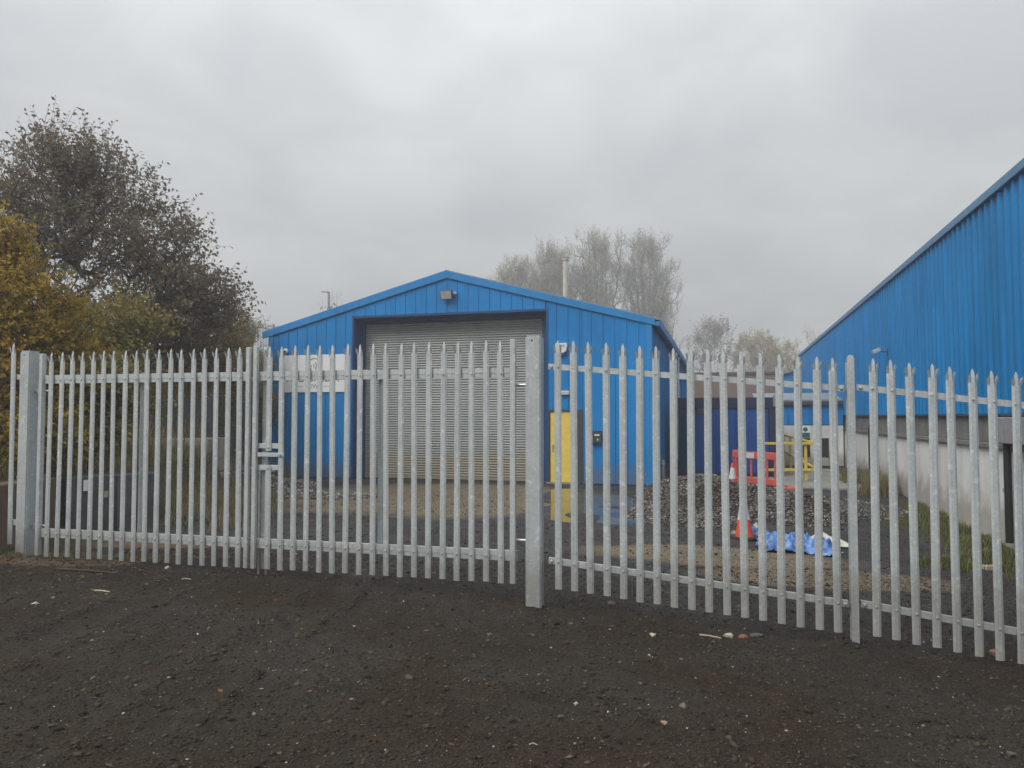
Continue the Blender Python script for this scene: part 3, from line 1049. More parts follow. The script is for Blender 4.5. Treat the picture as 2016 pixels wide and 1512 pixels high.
# downpipe and bracket near the right edge, pair of pipes further on
for yy, rad in ((12.25, .06), (23.4, .07), (24.1, .05)):
    xa = alongY(yy)
    mb = MB(); mb.tube([(xa, 0.0, ZC - .25), (xa, .06, ZC - .45), (xa, .06, 0.15)], rad, 10)
    dp = mb.build('downpipe', M['black_plastic'], big, smooth=True)
    if yy < 13:
        mb = MB(); mb.lathe([(.0, 0), (.05, 0), (.06, .05), (.03, .1), (0, .1)], 10); mb.build('bracket', M['grey_box'], dp, (xa + .1, .05, .95), smooth=True)
xa = alongY(12.05)
mb = MB(); mb.box(xa - .75, xa + .35, -0.04, 0.2, ZC - .48, ZC - .06); mb.build('cable_trunking', M['grey_box'], big, bevel=.012)
mb = MB(); mb.box(xa - 3.4, xa - .3, -0.045, 0.0, 0.35, ZB - .06); mb.build('side_door', M['timber'], big, bevel=.01)
lt = empty('wall_floodlight', R0 + Matrix.Rotation(R(90) - RA, 3, 'Z') @ Vector((alongY(21.5), 0.0, E + 1.83 + .3)), R(90) - RA, 'small floodlight on a bracket on the corrugated warehouse wall', 'floodlight')
mb = MB(); mb.obox((0, .3, .04), (.13, 0, 0), (0, .1, -.04), (0, .02, .05)); mb.build('housing', M['lamp_glass'], lt, bevel=.01)
mb = MB(); mb.bar((0, 0, 0), (0, .24, .03), .03, .03); mb.bar((0, 0.005, -.12), (0, 0.005, .1), .06, .02); mb.build('bracket', M['dark_steel'], lt)

# low annex between container and warehouse
AY = 30.0
A0 = Vector((rwx(AY), AY, -0.1))
ann = empty('annex', A0, R(-16) + math.pi, 'low annex with white base wall, blue cladding strip and dark gutter', 'building')
# local x runs left, local y towards the camera side is -? : rotated by 180 deg, so +y faces the camera
AL = 3.35
mb = MB(); mb.box(0, AL, -3, 0, 0, 1.62); mb.build('base_wall', M['white_render'], ann, bevel=.01)
mb = MB(); mb.box(0, AL, -3, -.05, 1.62, 2.5); mb.build('wall', M['navy'], ann)
asm = MB(); asm.box(.006, .41, -.048, .012, 1.65, 2.42); asm.box(.36, .404, .0122, .03, 1.65, 2.42)
asme = asm.mesh('cladding_sheet', M['blue'], .003)
for i in range(8): link('cladding_sheet', asme, ann, (i * .416, 0, 0))
mb = MB(); mb.box(-.1, AL + .25, -.02, .16, 2.43, 2.6); mb.build('gutter', M['dark_steel'], ann, bevel=.02)
mb = MB(); mb.prism([(.05, 2.6), (-3, 2.95), (-3, 3.02), (.05, 2.66)], 'x', 0, AL); mb.build('roof', M['roof_grey'], ann)
for (x0, x1) in ((.55, 1.0), (1.25, 1.65)):
    mb = MB(); mb.box(x0, x1, .0005, .02, .35, 1.12); wn = mb.build('window', M['dark_steel'], ann, bevel=.006)
    mb = MB(); mb.box(x0 + .04, x1 - .04, .0205, .024, .39, 1.08); mb.build('pane', M['black_plastic'], wn)
gs = empty('green_notice', A0 + Matrix.Rotation(R(-16) + math.pi, 3, 'Z') @ Vector((1.42, 0.003, 1.1)), R(-16) + math.pi, 'small white and green safety notice on the annex wall', 'notice')
mb = MB(); mb.box(-.2, .2, 0, .012, 0, .5); mb.build('board', M['sign_white'], gs, bevel=.002)
mb = MB(); mb.box(-.17, .17, .0125, .016, .03, .23); mb.lathe([(.0, .0125), (.085, .0125), (.085, .016), (0, .016)], 14) if False else None
mb.build('panel', M['green_sign'], gs)
mb = MB(); mb.lathe([(0, 0), (.09, 0), (.09, .004), (0, .004)], 16); mb.build('symbol', M['green_sign'], gs, (0, .0125, .36), (R(-90), 0, 0))

# rear shed beyond the warehouse end
c = U(1545, 819, 52)
rs = empty('rear_shed', (c.x, 52, 0), R(-16), 'far low blue shed past the end of the warehouse', 'building')
mb = MB(); mb.prism([(0, 0), (6, 0), (6, E + 4.7), (0, E + 2.9)], 'y', 0, 8); mb.build('wall', M['blue_side'], rs)
mb = MB(); mb.prism([(-.2, E + 2.84), (6, E + 4.7), (6, E + 4.86), (-.2, E + 3.0)], 'y', -.2, 8); mb.build('roof', M['roof_grey'], rs)

# ------------------------------------------------------------------ container
c0 = U(1338, 930, 25.3)
ct = empty('storage_container', (c0.x, 25.3, gz(c0.x + 1, 25.4) - .02), R(-15), 'dark blue steel storage container beside the gabled shed', 'container')
CWd, CH = 3.05, 2.62
mb = MB(); mb.box(0, CWd, .05, 6, .1, CH - .06); mb.build('body', M['container_blue'], ct, bevel=.01)
mb = MB(); mb.box(-.03, CWd + .03, -.03, 6.03, CH - .38, CH); mb.build('top_frame', M['container_dark'], ct, bevel=.02)
for x in (-.02, CWd - .2):
    mb = MB(); mb.box(x, x + .22, -.02, .15, 0, CH - .385); mb.build('corner_post', M['container_dark'], ct, bevel=.015)
mb = MB(); mb.box(.205, CWd - .205, -.015, .14, .0, .12); mb.build('bottom_frame', M['container_dark'], ct, bevel=.01)
for (x0, x1) in ((.22, 1.5), (1.53, CWd - .21)):
    mb = MB(); mb.box(x0, x1, .0, .045, .13, CH - .4); dd = mb.build('door', M['container_blue'], ct, bevel=.01)
    for k in (0.22, .78):
        xx = x0 + (x1 - x0) * k
        mb = MB(); mb.tube([(xx, -.03, .15), (xx, -.03, CH - .42)], .018, 8); mb.build('locking_bar', M['container_blue'], dd, smooth=True)
mb = MB(); mb.box(.62, 1.05, -.09, -.001, CH - .56, CH - .36); mb.build('lock_box', M['dark_steel'], ct, bevel=.01)
mb = MB(); mb.box(CWd - .05, CWd + .03, -.06, .02, CH - .3, CH + .08); mb.build('hinge_bracket', M['grey_box'], ct)
mb = MB(); mb.box(1.38, 1.44, -.04, -.001, 1.1, 1.22); mb.build('handle', M['steel'], ct, bevel=.004)

# ------------------------------------------------------------------ concrete pad
c = U(1560, 950, 22)
mb = MB(); mb.box(-2.6, 2.0, -1.4, 6.5, -.4, .05)
pad = mb.build('concrete_pad', M['concrete_pad'], None, (8.3, 22.5, gz(8.3, 22.5)), (0, 0, R(-15)), bevel=.02)
tag(pad, 'pale concrete pad under the yellow railing', 'pavement', kind='structure')
PZ = gz(8.3, 22.5) + .05


# ------------------------------------------------------------------ palisade pales, gates and posts
def pale_mesh(h, mat, spl=1.0, name='pale', lod=False):
    """folded steel pale, length h, split head of three points, the outer two splayed"""
    sec = [(-.034, .006), (-.0165, -.004), (.0165, -.004), (.034, .006)]
    t = .003
    m_ = MB()
    hs = h - .125       # bottom of the slits
    if lod:
        m_.add([(-.034, .01, 0), (-.034, .01, hs), (0, -.004, 0), (0, -.004, h), (.034, .01, 0), (.034, .01, hs)], [(0, 2, 3, 1), (2, 4, 5, 3)])
        return m_.mesh(name, mat)
    vs, fs = [], []
    for z in (0, hs):
        for p in sec: vs.append((p[0], p[1], z))
        for p in sec[::-1]: vs.append((p[0], p[1] + t, z))
    for k in range(7): fs.append((k, k + 1, 8 + k + 1, 8 + k))
    fs.append((7, 0, 8, 15)); fs.append(tuple(range(8))[::-1]); fs.append(tuple(range(8, 16)))
    m_.add(vs, fs)

    def tine(poly):   # list of (front point) -> thickened by t backwards
        nn = len(poly)
        v2 = [tuple(p) for p in poly] + [(p[0], p[1] + t, p[2]) for p in poly]
        f2 = [tuple(range(nn)), tuple(range(nn, 2 * nn))[::-1]] + [(i, (i + 1) % nn, nn + (i + 1) % nn, nn + i) for i in range(nn)]
        m_.add(v2, f2)
    w2 = .0135
    tine([(-w2, -.004, hs), (w2, -.004, hs), (w2, .004, h - .036), (w2 * .55, .007, h - .014), (0, .008, h), (-w2 * .55, .007, h - .014), (-w2, .004, h - .036)])
    for s in (-1, 1):
        o = .007 * spl
        tine([(s * .0185, -.001, hs), (s * .034, .006, hs), (s * (.037 + o), -.012 - o, h - .07), (s * (.026 + o), -.026 - o, h - .043), (s * .0215, -.012, h - .06)])
    return m_.mesh(name, mat)


PALES = [pale_mesh(2.4, M['galv'], s) for s in (1.0, 0.6, 1.5)]
GATE_K, FENCE_K = .93, 1.0          # the gate pales are a little narrower than the fence pales
PALE_B = 2.0
GA = math.atan2(7.45 - 8.90, .05 + 5.46)
G0 = Vector((-5.46, 8.90, 0))
GB = E - 1.64          # gate pale foot


def gate_w(u, v, z):
    return Vector((G0.x + u * math.cos(GA) - v * math.sin(GA), G0.y + u * math.sin(GA) + v * math.cos(GA), z))


bolt_mb = MB(); bolt_mb.lathe([(.0105, 0), (.0105, .006), (.006, .010), (0, .010)], 8)
BOLT = bolt_mb.mesh('bolt', M['galv'], smooth=True)


def bolt(parent, x, y, z):
    return link('bolt', BOLT, parent, (x, y, z), (R(90), 0, 0))


def rail(parent, x0, x1, z0, z1, dz=0.0, hh=0.10, name='rail', gate=True):
    """gate rail: an angle on a hollow section, with a fold line along it"""
    m_ = MB()
    def seg(ya, yb, za, zb):
        vs = [(x0, ya, z0 + za), (x0, yb, z0 + za), (x0, yb, z0 + zb), (x0, ya, z0 + zb), (x1, ya, z1 + za), (x1, yb, z1 + za), (x1, yb, z1 + zb), (x1, ya, z1 + zb)]
        m_.add(vs, [(0, 1, 2, 3), (4, 7, 6, 5), (0, 4, 5, 1), (1, 5, 6, 2), (2, 6, 7, 3), (3, 7, 4, 0)])
    if gate:
        seg(0.0, .006, 0.045, hh); seg(.0062, .05, hh - .007, hh); seg(.004, .054, 0, .0448)
    else:
        seg(0.0, .006, 0, hh); seg(.0062, .05, hh - .006, hh)
    return m_.build(name, M['galv'], parent)


def pale(parent, x, z, k=None, dy=0.0, cut=None, name='pale'):
    me = PALES[k if k is not None else random.choice([0, 0, 1, 2])]
    o = link(name, me, parent, (x + random.uniform(-.003, .003), -.018 + dy, z + random.uniform(-.006, .006)), (random.uniform(-.005, .005), random.uniform(-.006, .006), random.uniform(-.09, .09)))
    o.scale = (GATE_K if parent.name.startswith('palisade_gate') else FENCE_K, 1, 1)
    return o


# left leaf
gl = empty('palisade_gate', G0, GA, 'galvanised palisade gate leaf hung on the left post', 'gate', 'palisade gate leaves')
for k in range(18):
    pale(gl, k * .1512, GB)
    bolt(gl, k * .1512, -.024, GB + 2.4 - .335); bolt(gl, k * .1512, -.024, GB + .26)
RT, RB_ = GB + 2.4 - .375, GB + .215
rail(gl, -.10, 2.69, RT, RT); rail(gl, -.10, 2.69, RB_, RB_)


def stile(parent, x0, x1, y0, y1, z0, z1):
    mb_ = MB(); mb_.box(x0, x1, y0, y1, z0, z1)
    return mb_.build('stile', M['galv'], parent, bevel=.005)


stile(gl, -.155, -.105, -.03, .03, GB, GB + 2.38)
stile(gl, 2.655, 2.705, -.045, .004 - .006, GB, GB + 2.39)
stile(gl, 1.205, 1.255, .055, .105, RB_ + .1, RT)
# right leaf
gr = empty('palisade_gate', gate_w(2.75, 0, 0), GA, 'galvanised palisade gate leaf with lock opening beside the thick centre post', 'gate', 'palisade gate leaves')
xs = [.179 + k * .1534 for k in range(18)]
for k, x in enumerate(xs):
    if k == 0:
        # first pale is cut through for the lock opening
        zc0, zc1 = E - .36, E - .54
        for (a, b) in ((GB, zc1 + .015), (zc0 - .015, GB + 2.4)):
            if b > GB + 2.3:
                me = pale_mesh(b - a, M['galv'], 1.0)
            else:
                m_ = MB(); sec = [(-.034, .006), (-.0165, -.004), (.0165, -.004), (.034, .006)]
                m_.prism(sec + [(p[0], p[1] + .003) for p in sec[::-1]], 'z', 0, b - a); me = m_.mesh('pale', M['galv'])
            link('pale', me, gr, (x, -.018, a))
        bolt(gr, x, -.024, zc0 + .02); bolt(gr, x, -.024, zc1 - .02)
    else:
        pale(gr, x, GB)
    bolt(gr, x, -.024, GB + 2.4 - .335); bolt(gr, x, -.024, GB + .26)
rail(gr, .0, 2.94, RT, RT); rail(gr, .0, 2.94, RB_, RB_)
stile(gr, -.005, .045, -.046, -.002, GB, GB + 2.4)
stile(gr, .055, .105, .055, .105, GB - .02, GB + 2.4)
stile(gr, 2.885, 2.94, -.05, -.002, GB, GB + 2.4)
stile(gr, 1.43, 1.48, .055, .105, RB_ + .1, RT)
for z in (E - .352, E - .585):
    mb = MB(); mb.box(.046, .305, -.004, .04, z, z + .055); mb.build('lock_rail', M['galv'], gr, bevel=.004)
mb = MB(); mb.box(.05, .37, .002 - .03, -.0045 - .006 + .004, E - .44, E - .395); mb.build('slide_bolt', M['galv'], gr, bevel=.004)
mb = MB(); mb.tube([(.33, -.05, E - .418), (.33, -.012, E - .418)], .012, 8); mb.build('bolt_knob', M['steel'], gr, smooth=True)
for par, x in ((gl, 2.74), (gr, .08)):
    gzb = gz(*gate_w(2.75, 0, 0).xy)
    mb = MB(); mb.tube([(x, .12, E - .55), (x, .12, gzb - .03)], .011, 8); mb.bar((x, .12, E - .6), (x + .09, .12, E - .6), .016, .016)
    mb.build('drop_bolt', M['galv'], par, smooth=True)


def hinge(parent, x, z, s):
    mb_ = MB()
    mb_.tube([(x - .12, .02, z), (x + .12, .02, z)], .012, 8)
    mb_.tube([(x + s * .05, .02, z - .03), (x + s * .05, .02, z + .035)], .02, 10)
    mb_.lathe([(.022, -.012), (.022, .012)], 6, (x + s * .085, .02, z))
    return mb_.build('hinge', M['steel'], parent, smooth=True)


for z in (E + .3, E - 1.29): hinge(gl, -.15, z, -1)
for z in (E + .31, E - 1.22): hinge(gr, 3.02 - .02, z, 1)


def post(u0, u1, v0, v1, ztop, label):
    c_ = gate_w((u0 + u1) / 2, (v0 + v1) / 2, 0)
    zb_ = gz(c_.x, c_.y) - .12
    o = empty('gate_post', (c_.x, c_.y, zb_), GA, label, 'post', 'square gate posts')
    a, b = (u1 - u0) / 2, (v1 - v0) / 2
    mb_ = MB(); mb_.box(-a, a, -b, b, 0, ztop - zb_); mb_.build('shaft', M['galv_post'], o, bevel=.012, seg=2)
    mb_ = MB(); mb_.box(-a + .008, a - .008, -b + .008, b - .008, ztop - zb_ + .0005, ztop - zb_ + .006); mb_.build('cap', M['galv_post'], o, bevel=.002)
    mb_ = MB(); mb_.lathe([(.009, 0), (.009, .002)], 10); mb_.build('hole', M['black_plastic'], o, (-.01, -b - .0005, ztop - zb_ - .045), (R(90), 0, 0))
    return o


post(-.395, -.245, -.075, .075, E + .77, 'square galvanised gate post at the left end by the bushes')
post(5.80, 5.955, -.08, .07, E + .785, 'thick square galvanised gate post in the centre of the fence')

# closing pale on the far side of the left post
st = empty('palisade_fence', gate_w(-.54, 0.0, 0), GA, 'single palisade pale and rail stub left of the left gate post', 'fence')
pale(st, 0, E - 1.52, 0)
rail(st, -.05, .15, E + .44, E + .44, hh=.06, gate=False); rail(st, -.05, .15, E - 1.3, E - 1.3, hh=.06, gate=False)
st2 = (E - 1.52)

# fence to the right of the centre post
FA = math.atan2(6.31 - 7.30, 4.04 - .45)
F0 = Vector((.45, 7.30, 0))
fr = empty('palisade_fence', F0, FA, 'galvanised palisade fence stepping down to the right of the centre post', 'fence')


def ftop(u):
    return E + (0.744 - .0905 * u if u < 2.63 else .744 - .0905 * 2.63 + .02 - .128 * (u - 2.63))


us = [k * .1553 for k in range(17)] + [2.79 + k * .1553 for k in range(16)]
for u in us:
    pale(fr, u, ftop(u) - 2.4)
    bolt(fr, u, -.024, ftop(u) - .265); bolt(fr, u, -.024, ftop(u) - 2.4 + .255)
for (a, b) in ((-.10, 2.57), (2.67, 5.2)):
    for off in (-.295, -2.4 + .225):
        rail(fr, a, b, ftop(a + .001) + off, ftop(b) + off, hh=.055, gate=False)
for u in (-.07, 2.545, 2.70):
    for off in (-.27, -2.4 + .25):
        mb = MB(); mb.lathe([(.016, 0), (.016, .008), (.009, .016), (0, .016)], 10)
        mb.build('cleat_bolt', M['galv'], fr, (u, -.003, ftop(u) + off), (R(90), 0, 0), smooth=True)
# rolled steel post with a rounded head
ztp, zbt = E + .535, E - 2.15
mb = MB()
hd = [(-.031, zbt), (.031, zbt), (.031, ztp - .03), (.02, ztp - .006), (.006, ztp), (-.006, ztp), (-.02, ztp - .006), (-.031, ztp - .03)]
mb.prism(hd, 'y', -.032, -.025); mb.prism([(-.004, zbt), (.004, zbt), (.004, ztp - .02), (-.004, ztp - .02)], 'y', -.0248, .06); mb.prism([(-.031, zbt), (.031, zbt), (.031, ztp - .06), (-.031, ztp - .06)], 'y', .0602, .068)
mb.build('post', M['galv_post'], fr, (2.62, 0, 0), bevel=.002)
mb = MB(); mb.prism([(-.045, zbt), (.045, zbt), (.045, ztp - .7), (-.045, ztp - .7)], 'y', -.032, -.025); mb.build('post', M['galv_post'], fr, (5.3, 0, 0))

# ------------------------------------------------------------------ far fence on the bank
c1, c2 = U(440, 655, 50), U(575, 655, 56)
fa2 = math.atan2(c2.y - c1.y, c2.x - c1.x)
bf = empty('palisade_fence', (c1.x, c1.y, 0), fa2, 'distant palisade fence on top of the left bank', 'fence')
pm = pale_mesh(2.4, M['galv_far'], lod=True)
flen = math.hypot(c2.x - c1.x, c2.y - c1.y)
z1, z2 = U(440, 619, 50).z, U(575, 646, 56).z
nfp = int(flen / .155)
for k in range(nfp):
    u = k * .155
    z = z1 + (z2 - z1) * u / flen
    link('pale', pm, bf, (u, 0, z - 2.4), (0, 0, 0)).scale = (1.1, 1, 1)
for off in (-.4, -2.1):
    mb = MB(); mb.bar((-.2, .04, z1 + off), (flen, .04, z2 + off), .05, .06); mb.build('rail', M['galv_far'], bf)
for u in (.1, 2.75, 4.8):
    mb = MB(); mb.box(u - .06, u + .06, .07, .17, z1 - 3.2, z1 + (z2 - z1) * u / flen + .05); mb.build('post', M['galv_far'], bf)
# trailer parked behind it
tp = U(482, 650, 57)
tl = empty('flat_trailer', (tp.x, 57, z1 - 2.6), fa2, 'grey flat trailer parked behind the distant fence', 'trailer')
zt = U(482, 641, 57).z - (z1 - 2.6); zb2 = U(482, 658, 57).z - (z1 - 2.6)
mb = MB(); mb.box(-2.2, 1.25, 0, 2, zb2, zt); mb.build('body', M['concrete_dark'], tl, bevel=.03)
mb = MB(); mb.box(-2.2, 1.3, .2, 1.8, zb2 - .5, zb2 - .34); mb.build('chassis', M['dark_steel'], tl)
for x in (-1.4, .6):
    mb = MB(); mb.lathe([(.0, -.1), (.3, -.1), (.34, -.05), (.34, .05), (.3, .1), (0, .1)], 16); mb.build('wheel', M['black_rubber'], tl, (x, .1, zb2 - .75), (R(90), 0, 0))

# ------------------------------------------------------------------ left retaining walls


def wall_along(name, a, b, z0a, z1a, th, mat, label, rows=1, cols=1, rec=.02):
    a, b = Vector((*a, 0)), Vector((*b, 0))
    d = b - a
    o = empty(name, (a.x, a.y, 0), math.atan2(d.y, d.x), label, 'wall')
    ln = d.length
    hh = (z1a - z0a) / rows
    mb_ = MB(); mb_.box(.02, ln - .02, .03, th - .03, z0a + .02, z1a - .03); mb_.build('core', M['concrete_dark'], o)
    for r in range(rows):
        sh = .35 * (r % 2) * ln / cols
        xs_ = [0] + [min(ln, max(0, k * ln / cols + sh + random.uniform(-.04, .04))) for k in range(1 if sh == 0 else 0, cols)] + [ln]
        for x0, x1 in zip(xs_[:-1], xs_[1:]):
            if x1 - x0 < .08: continue
            mb_ = MB(); j = random.uniform(-.012, .012)
            mb_.box(x0 + .006, x1 - .006, j, th + j, z0a + r * hh + .005, z0a + (r + 1) * hh - .005)
            mb_.build('block', mat, o, bevel=.018)
    return o


wall_along('retaining_wall', (-6.5, 4.5), (-6.5, 10.9), -.3, 1.03, .28, M['concrete_rust'], 'rust stained low retaining wall behind the left gate post', 1, 4).rotation_euler
# its face looks to +x: local y points to -x after a quarter turn, as wanted
wa = wall_along('retaining_wall', (-6.46, 10.94), (-5.5, 11.86), -.3, 1.02, .3, M['concrete_blue'], 'dark concrete retaining wall with pinned white card, under the bushes', 1, 2)
wb = wall_along('retaining_wall', (-9.6, 16.5), (-6.55, 16.3), -.1, 1.42, .8, M['concrete_wall'], 'mossy stacked concrete block wall below the tree', 2, 3)
wb2 = wall_along('retaining_wall', (-9.3, 17.1), (-7.0, 16.9), 1.4, 2.32, .8, M['concrete_blue'], 'dark upper tier of concrete blocks above the mossy wall', 1, 3)
wc = wall_along('retaining_wall', (-10.2, 25.1), (-8.25, 24.9), -.2, 1.3, .8, M['concrete_blue'], 'dark block wall against the left corner of the blue shed', 2, 2)

for (px, py, y, s, mat, lab) in ((163, 955, 11.15, (.034, .08), 'sign_white', 'white card pinned to the dark retaining wall'), (203, 972, 11.35, (.028, .045), 'timber_pale', 'small yellow tag on the dark retaining wall')):
    p = U(px, py, y)
    d = Vector((.96, .92, 0)).normalized()
    t_ = ((p.x + 6.46) * .69 + (p.y - 10.94) * .69)
    base = Vector((-6.46, 10.94, 0)) + d * (t_ + .02) + Vector((d.y, -d.x, 0)) * .035
    mb = MB(); mb.box(-s[0], s[0], -.006, 0, -s[1], s[1]); mb.box(-.006, .006, 0, .03, -s[1], s[1])
    o = mb.build('card', M[mat], None, (base.x, base.y, p.z), (R(3), 0, math.atan2(d.y, d.x)))
    tag(o, lab, 'card')


# ------------------------------------------------------------------ vegetation
def frusta(P, Q, rp, rq, n=4):
    """tubes between point arrays P->Q with radii"""
    P, Q = np.asarray(P, float), np.asarray(Q, float)
    d = Q - P
    ln = np.linalg.norm(d, axis=1, keepdims=True) + 1e-9
    d = d / ln
    ref = np.where(np.abs(d[:, 2:3]) < .9, np.array([[0, 0, 1.0]]), np.array([[1.0, 0, 0]]))
    r = np.cross(d, ref); r /= np.linalg.norm(r, axis=1, keepdims=True) + 1e-9
    q = np.cross(r, d)
    V = []
    for pt, rad in ((P, rp), (Q, rq)):
        for k in range(n):
            t = 2 * math.pi * k / n
            V.append(pt + (r * math.cos(t) + q * math.sin(t)) * np.asarray(rad)[:, None])
    V = np.stack(V, 1)      # m, 2n, 3
    m = len(P)
    fs = np.array([(k, (k + 1) % n, n + (k + 1) % n, n + k) for k in range(n)])
    FF = (np.arange(m)[:, None, None] * 2 * n + fs[None]).reshape(-1, 4)
    return V.reshape(-1, 3), FF


def skeleton(targets, base, rg, up=0.6, steps=0.45, jit=.1, stems=()):
    nodes = [np.array(b) for b in base]
    par = [-1] + list(range(len(base) - 1))
    for st_ in stems:
        for q_i, q in enumerate(st_):
            par.append(len(base) - 1 if q_i == 0 else len(nodes) - 1)
            nodes.append(np.array(q) + (rg.normal(0, .12, 3) if q_i else 0))
    arr = np.array(nodes)
    t = np.asarray(targets)
    order = np.argsort(np.linalg.norm(t - nodes[min(1, len(nodes) - 1)], axis=1))
    tips = []
    for i in order:
        p = t[i]
        d = np.linalg.norm(arr - p, axis=1)
        pen = up * np.clip(arr[:, 2] - p[2] + .35 * np.linalg.norm(arr[:, :2] - p[:2], axis=1), 0, None)
        j = int(np.argmin(d + pen * 1.5))
        a = arr[j]
        k = max(1, int(d[j] / steps))
        new = []
        for s in range(1, k + 1):
            f = s / k
            q = a + (p - a) * f
            q = q + np.array([0, 0, -math.sin(f * math.pi) * d[j] * .08]) + (rg.normal(0, jit * steps * .5, 3) if s < k else 0)
            par.append(j if s == 1 else len(nodes) + len(new) - 1)
            new.append(q)
        nodes += new
        arr = np.vstack([arr, np.array(new)])
        tips.append(len(nodes) - 1)
    return arr, np.array(par), tips


def tree(name, label, cat, base, targets, centre, leafmat, barkmat, seed, r0=.012, pw=.42, twigs=5, tl=(.35, .8), leaves=8, ll=.09, lw=.05, up=.6, group=None, upb=.5, droop=.0, rmax=.3, twr=.004, stems=()):
    rg = np.random.default_rng(seed)
    arr, par, tips = skeleton(targets, base, rg, up, stems=stems)
    n = len(arr)
    cnt = np.ones(n)
    for i in range(n - 1, 0, -1):
        if par[i] >= 0: cnt[par[i]] += cnt[i] * .55 if False else cnt[i]
    rad = np.clip(r0 * (cnt ** pw) * .6, r0 * .6, rmax)
    e = np.arange(1, n)
    V1, F1 = frusta(arr[par[e]], arr[e], rad[par[e]] * .5 + rad[e] * .5, rad[e], 6)
    # twigs
    tipsA = arr[tips]
    P = np.repeat(tipsA, twigs, axis=0)
    out = P - np.asarray(centre)
    out /= np.linalg.norm(out, axis=1, keepdims=True) + 1e-6
    dirs = out * .8 + rg.normal(0, .6, P.shape) + np.array([0, 0, upb])
    dirs /= np.linalg.norm(dirs, axis=1, keepdims=True)
    L_ = rg.uniform(tl[0], tl[1], len(P))[:, None]
    P = P + rg.normal(0, .12 * tl[1], P.shape)
    mid = P + dirs * L_ * .5
    end = P + dirs * L_ + np.array([0, 0, -droop]) * L_
    V2, F2 = frusta(np.vstack([P, mid]), np.vstack([mid, end]), np.full(2 * len(P), twr), np.full(2 * len(P), twr * .55), 3)
    root = empty(name, base[0], 0, label, cat, group)
    off = np.array(base[0])
    Vt = np.vstack([V1, V2]) - off; Ft = np.vstack([F1, F2 + len(V1)])
    link('trunk', np_mesh('trunk', Vt, Ft, M[barkmat], True), root)
    # leaves
    f = np.tile(np.linspace(.12, 1.0, leaves), len(P))
    A = np.repeat(P, leaves, 0); Mi = np.repeat(mid, leaves, 0); B = np.repeat(end, leaves, 0)
    ff = f[:, None]
    pos = A * (1 - ff) ** 2 + 2 * Mi * ff * (1 - ff) + B * ff ** 2
    keep = rg.random(len(pos)) < .9
    pos = pos[keep]; D = np.repeat(dirs, leaves, 0)[keep]
    m = len(pos)
    side = rg.normal(0, 1, (m, 3)); side -= (side * D).sum(1, keepdims=True) * D
    side /= np.linalg.norm(side, axis=1, keepdims=True) + 1e-6
    ax = D * .5 + side * .9 + np.array([0, 0, -.15]); ax /= np.linalg.norm(ax, axis=1, keepdims=True)
    nrm = np.cross(ax, rg.normal(0, 1, (m, 3))); nrm /= np.linalg.norm(nrm, axis=1, keepdims=True) + 1e-6
    s = rg.uniform(.65, 1.25, (m, 1))
    fold = np.cross(ax, nrm) * .18
    v0 = pos; v1 = pos + ax * ll * .45 * s + nrm * lw * .5 * s + fold * lw * s; v2 = pos + ax * ll * s; v3 = pos + ax * ll * .45 * s - nrm * lw * .5 * s + fold * lw * s
    VL = np.stack([v0, v1, v2, v3], 1).reshape(-1, 3) - off
    FL = np.arange(4 * m).reshape(-1, 4)
    link('crown', np_mesh('crown', VL, FL, M[leafmat]), root)
    return root


def ellipsoid_pts(rg, specs):
    """specs: (centre, radii, count); points spread through the volume, denser outwards"""
    o = []
    for c_, r_, k in specs:
        d = rg.normal(0, 1, (k, 3)); d /= np.linalg.norm(d, axis=1, keepdims=True)
        o.append(np.asarray(c_) + d * np.asarray(r_) * (rg.random((k, 1)) ** .45))
    return np.vstack(o)


# large dark tree on the left bank (a cluster of stems)
rg = np.random.default_rng(3)
TY = 16.5


def at(px, py, y): return np.array(U(px, py, y))


tb = np.array([-9.6, TY + 1.0, gz(-9.6, TY + 1.0) - .2])
cen = at(170, 520, TY)
specs = [(at(150, 420, TY), (1.7, 1.5, 1.5), 190), (at(60, 470, TY + .5), (1.9, 1.6, 1.9), 150), (at(290, 520, TY), (1.3, 1.4, 1.3), 140),
         (at(380, 610, TY), (.85, 1.2, .75), 90), (at(150, 330, TY), (1.0, 1.0, .7), 50), (at(240, 640, TY), (1.8, 1.3, .9), 90), (at(-120, 480, TY), (2.2, 1.6, 2.0), 60)]
tg = ellipsoid_pts(rg, specs)
tree('alder_tree', 'large dark leafed multi-stem tree on the left bank', 'tree', [tb, tb + [.1, -.2, .6], tb + [.2, -.3, 1.2]], tg, cen, 'leaf_dark', 'bark', 5,
     r0=.012, twigs=6, tl=(.3, .8), leaves=8, ll=.1, lw=.055, up=.5, upb=.45, rmax=.14)

# yellow shrub, left edge
TY2 = 11.3
sb = np.array([-7.5, TY2 + .3, gz(-7.5, TY2) - .1])
specs = [(at(30, 620, TY2), (.75, .7, .8), 110), (at(20, 720, TY2), (.95, .8, .8), 130), (at(110, 700, TY2 + .3), (.55, .6, .75), 80), (at(-60, 560, TY2), (.7, .7, .9), 40), (at(60, 850, TY2 - .3), (.8, .4, .45), 80), (at(10, 500, TY2), (.35, .4, .45), 26)]
tree('yellow_shrub', 'tall yellow leaved autumn shrub at the far left', 'shrub', [sb, sb + [0, 0, .3]], ellipsoid_pts(rg, specs), at(30, 700, TY2), 'leaf_yellow', 'bark', 8,
     r0=.006, twigs=6, tl=(.2, .45), leaves=9, ll=.075, lw=.05, up=.5, upb=.3, rmax=.06)
TY3 = 13.6
sb = np.array([-7.2, TY3 + .4, gz(-7.2, TY3 + .4) - .1])
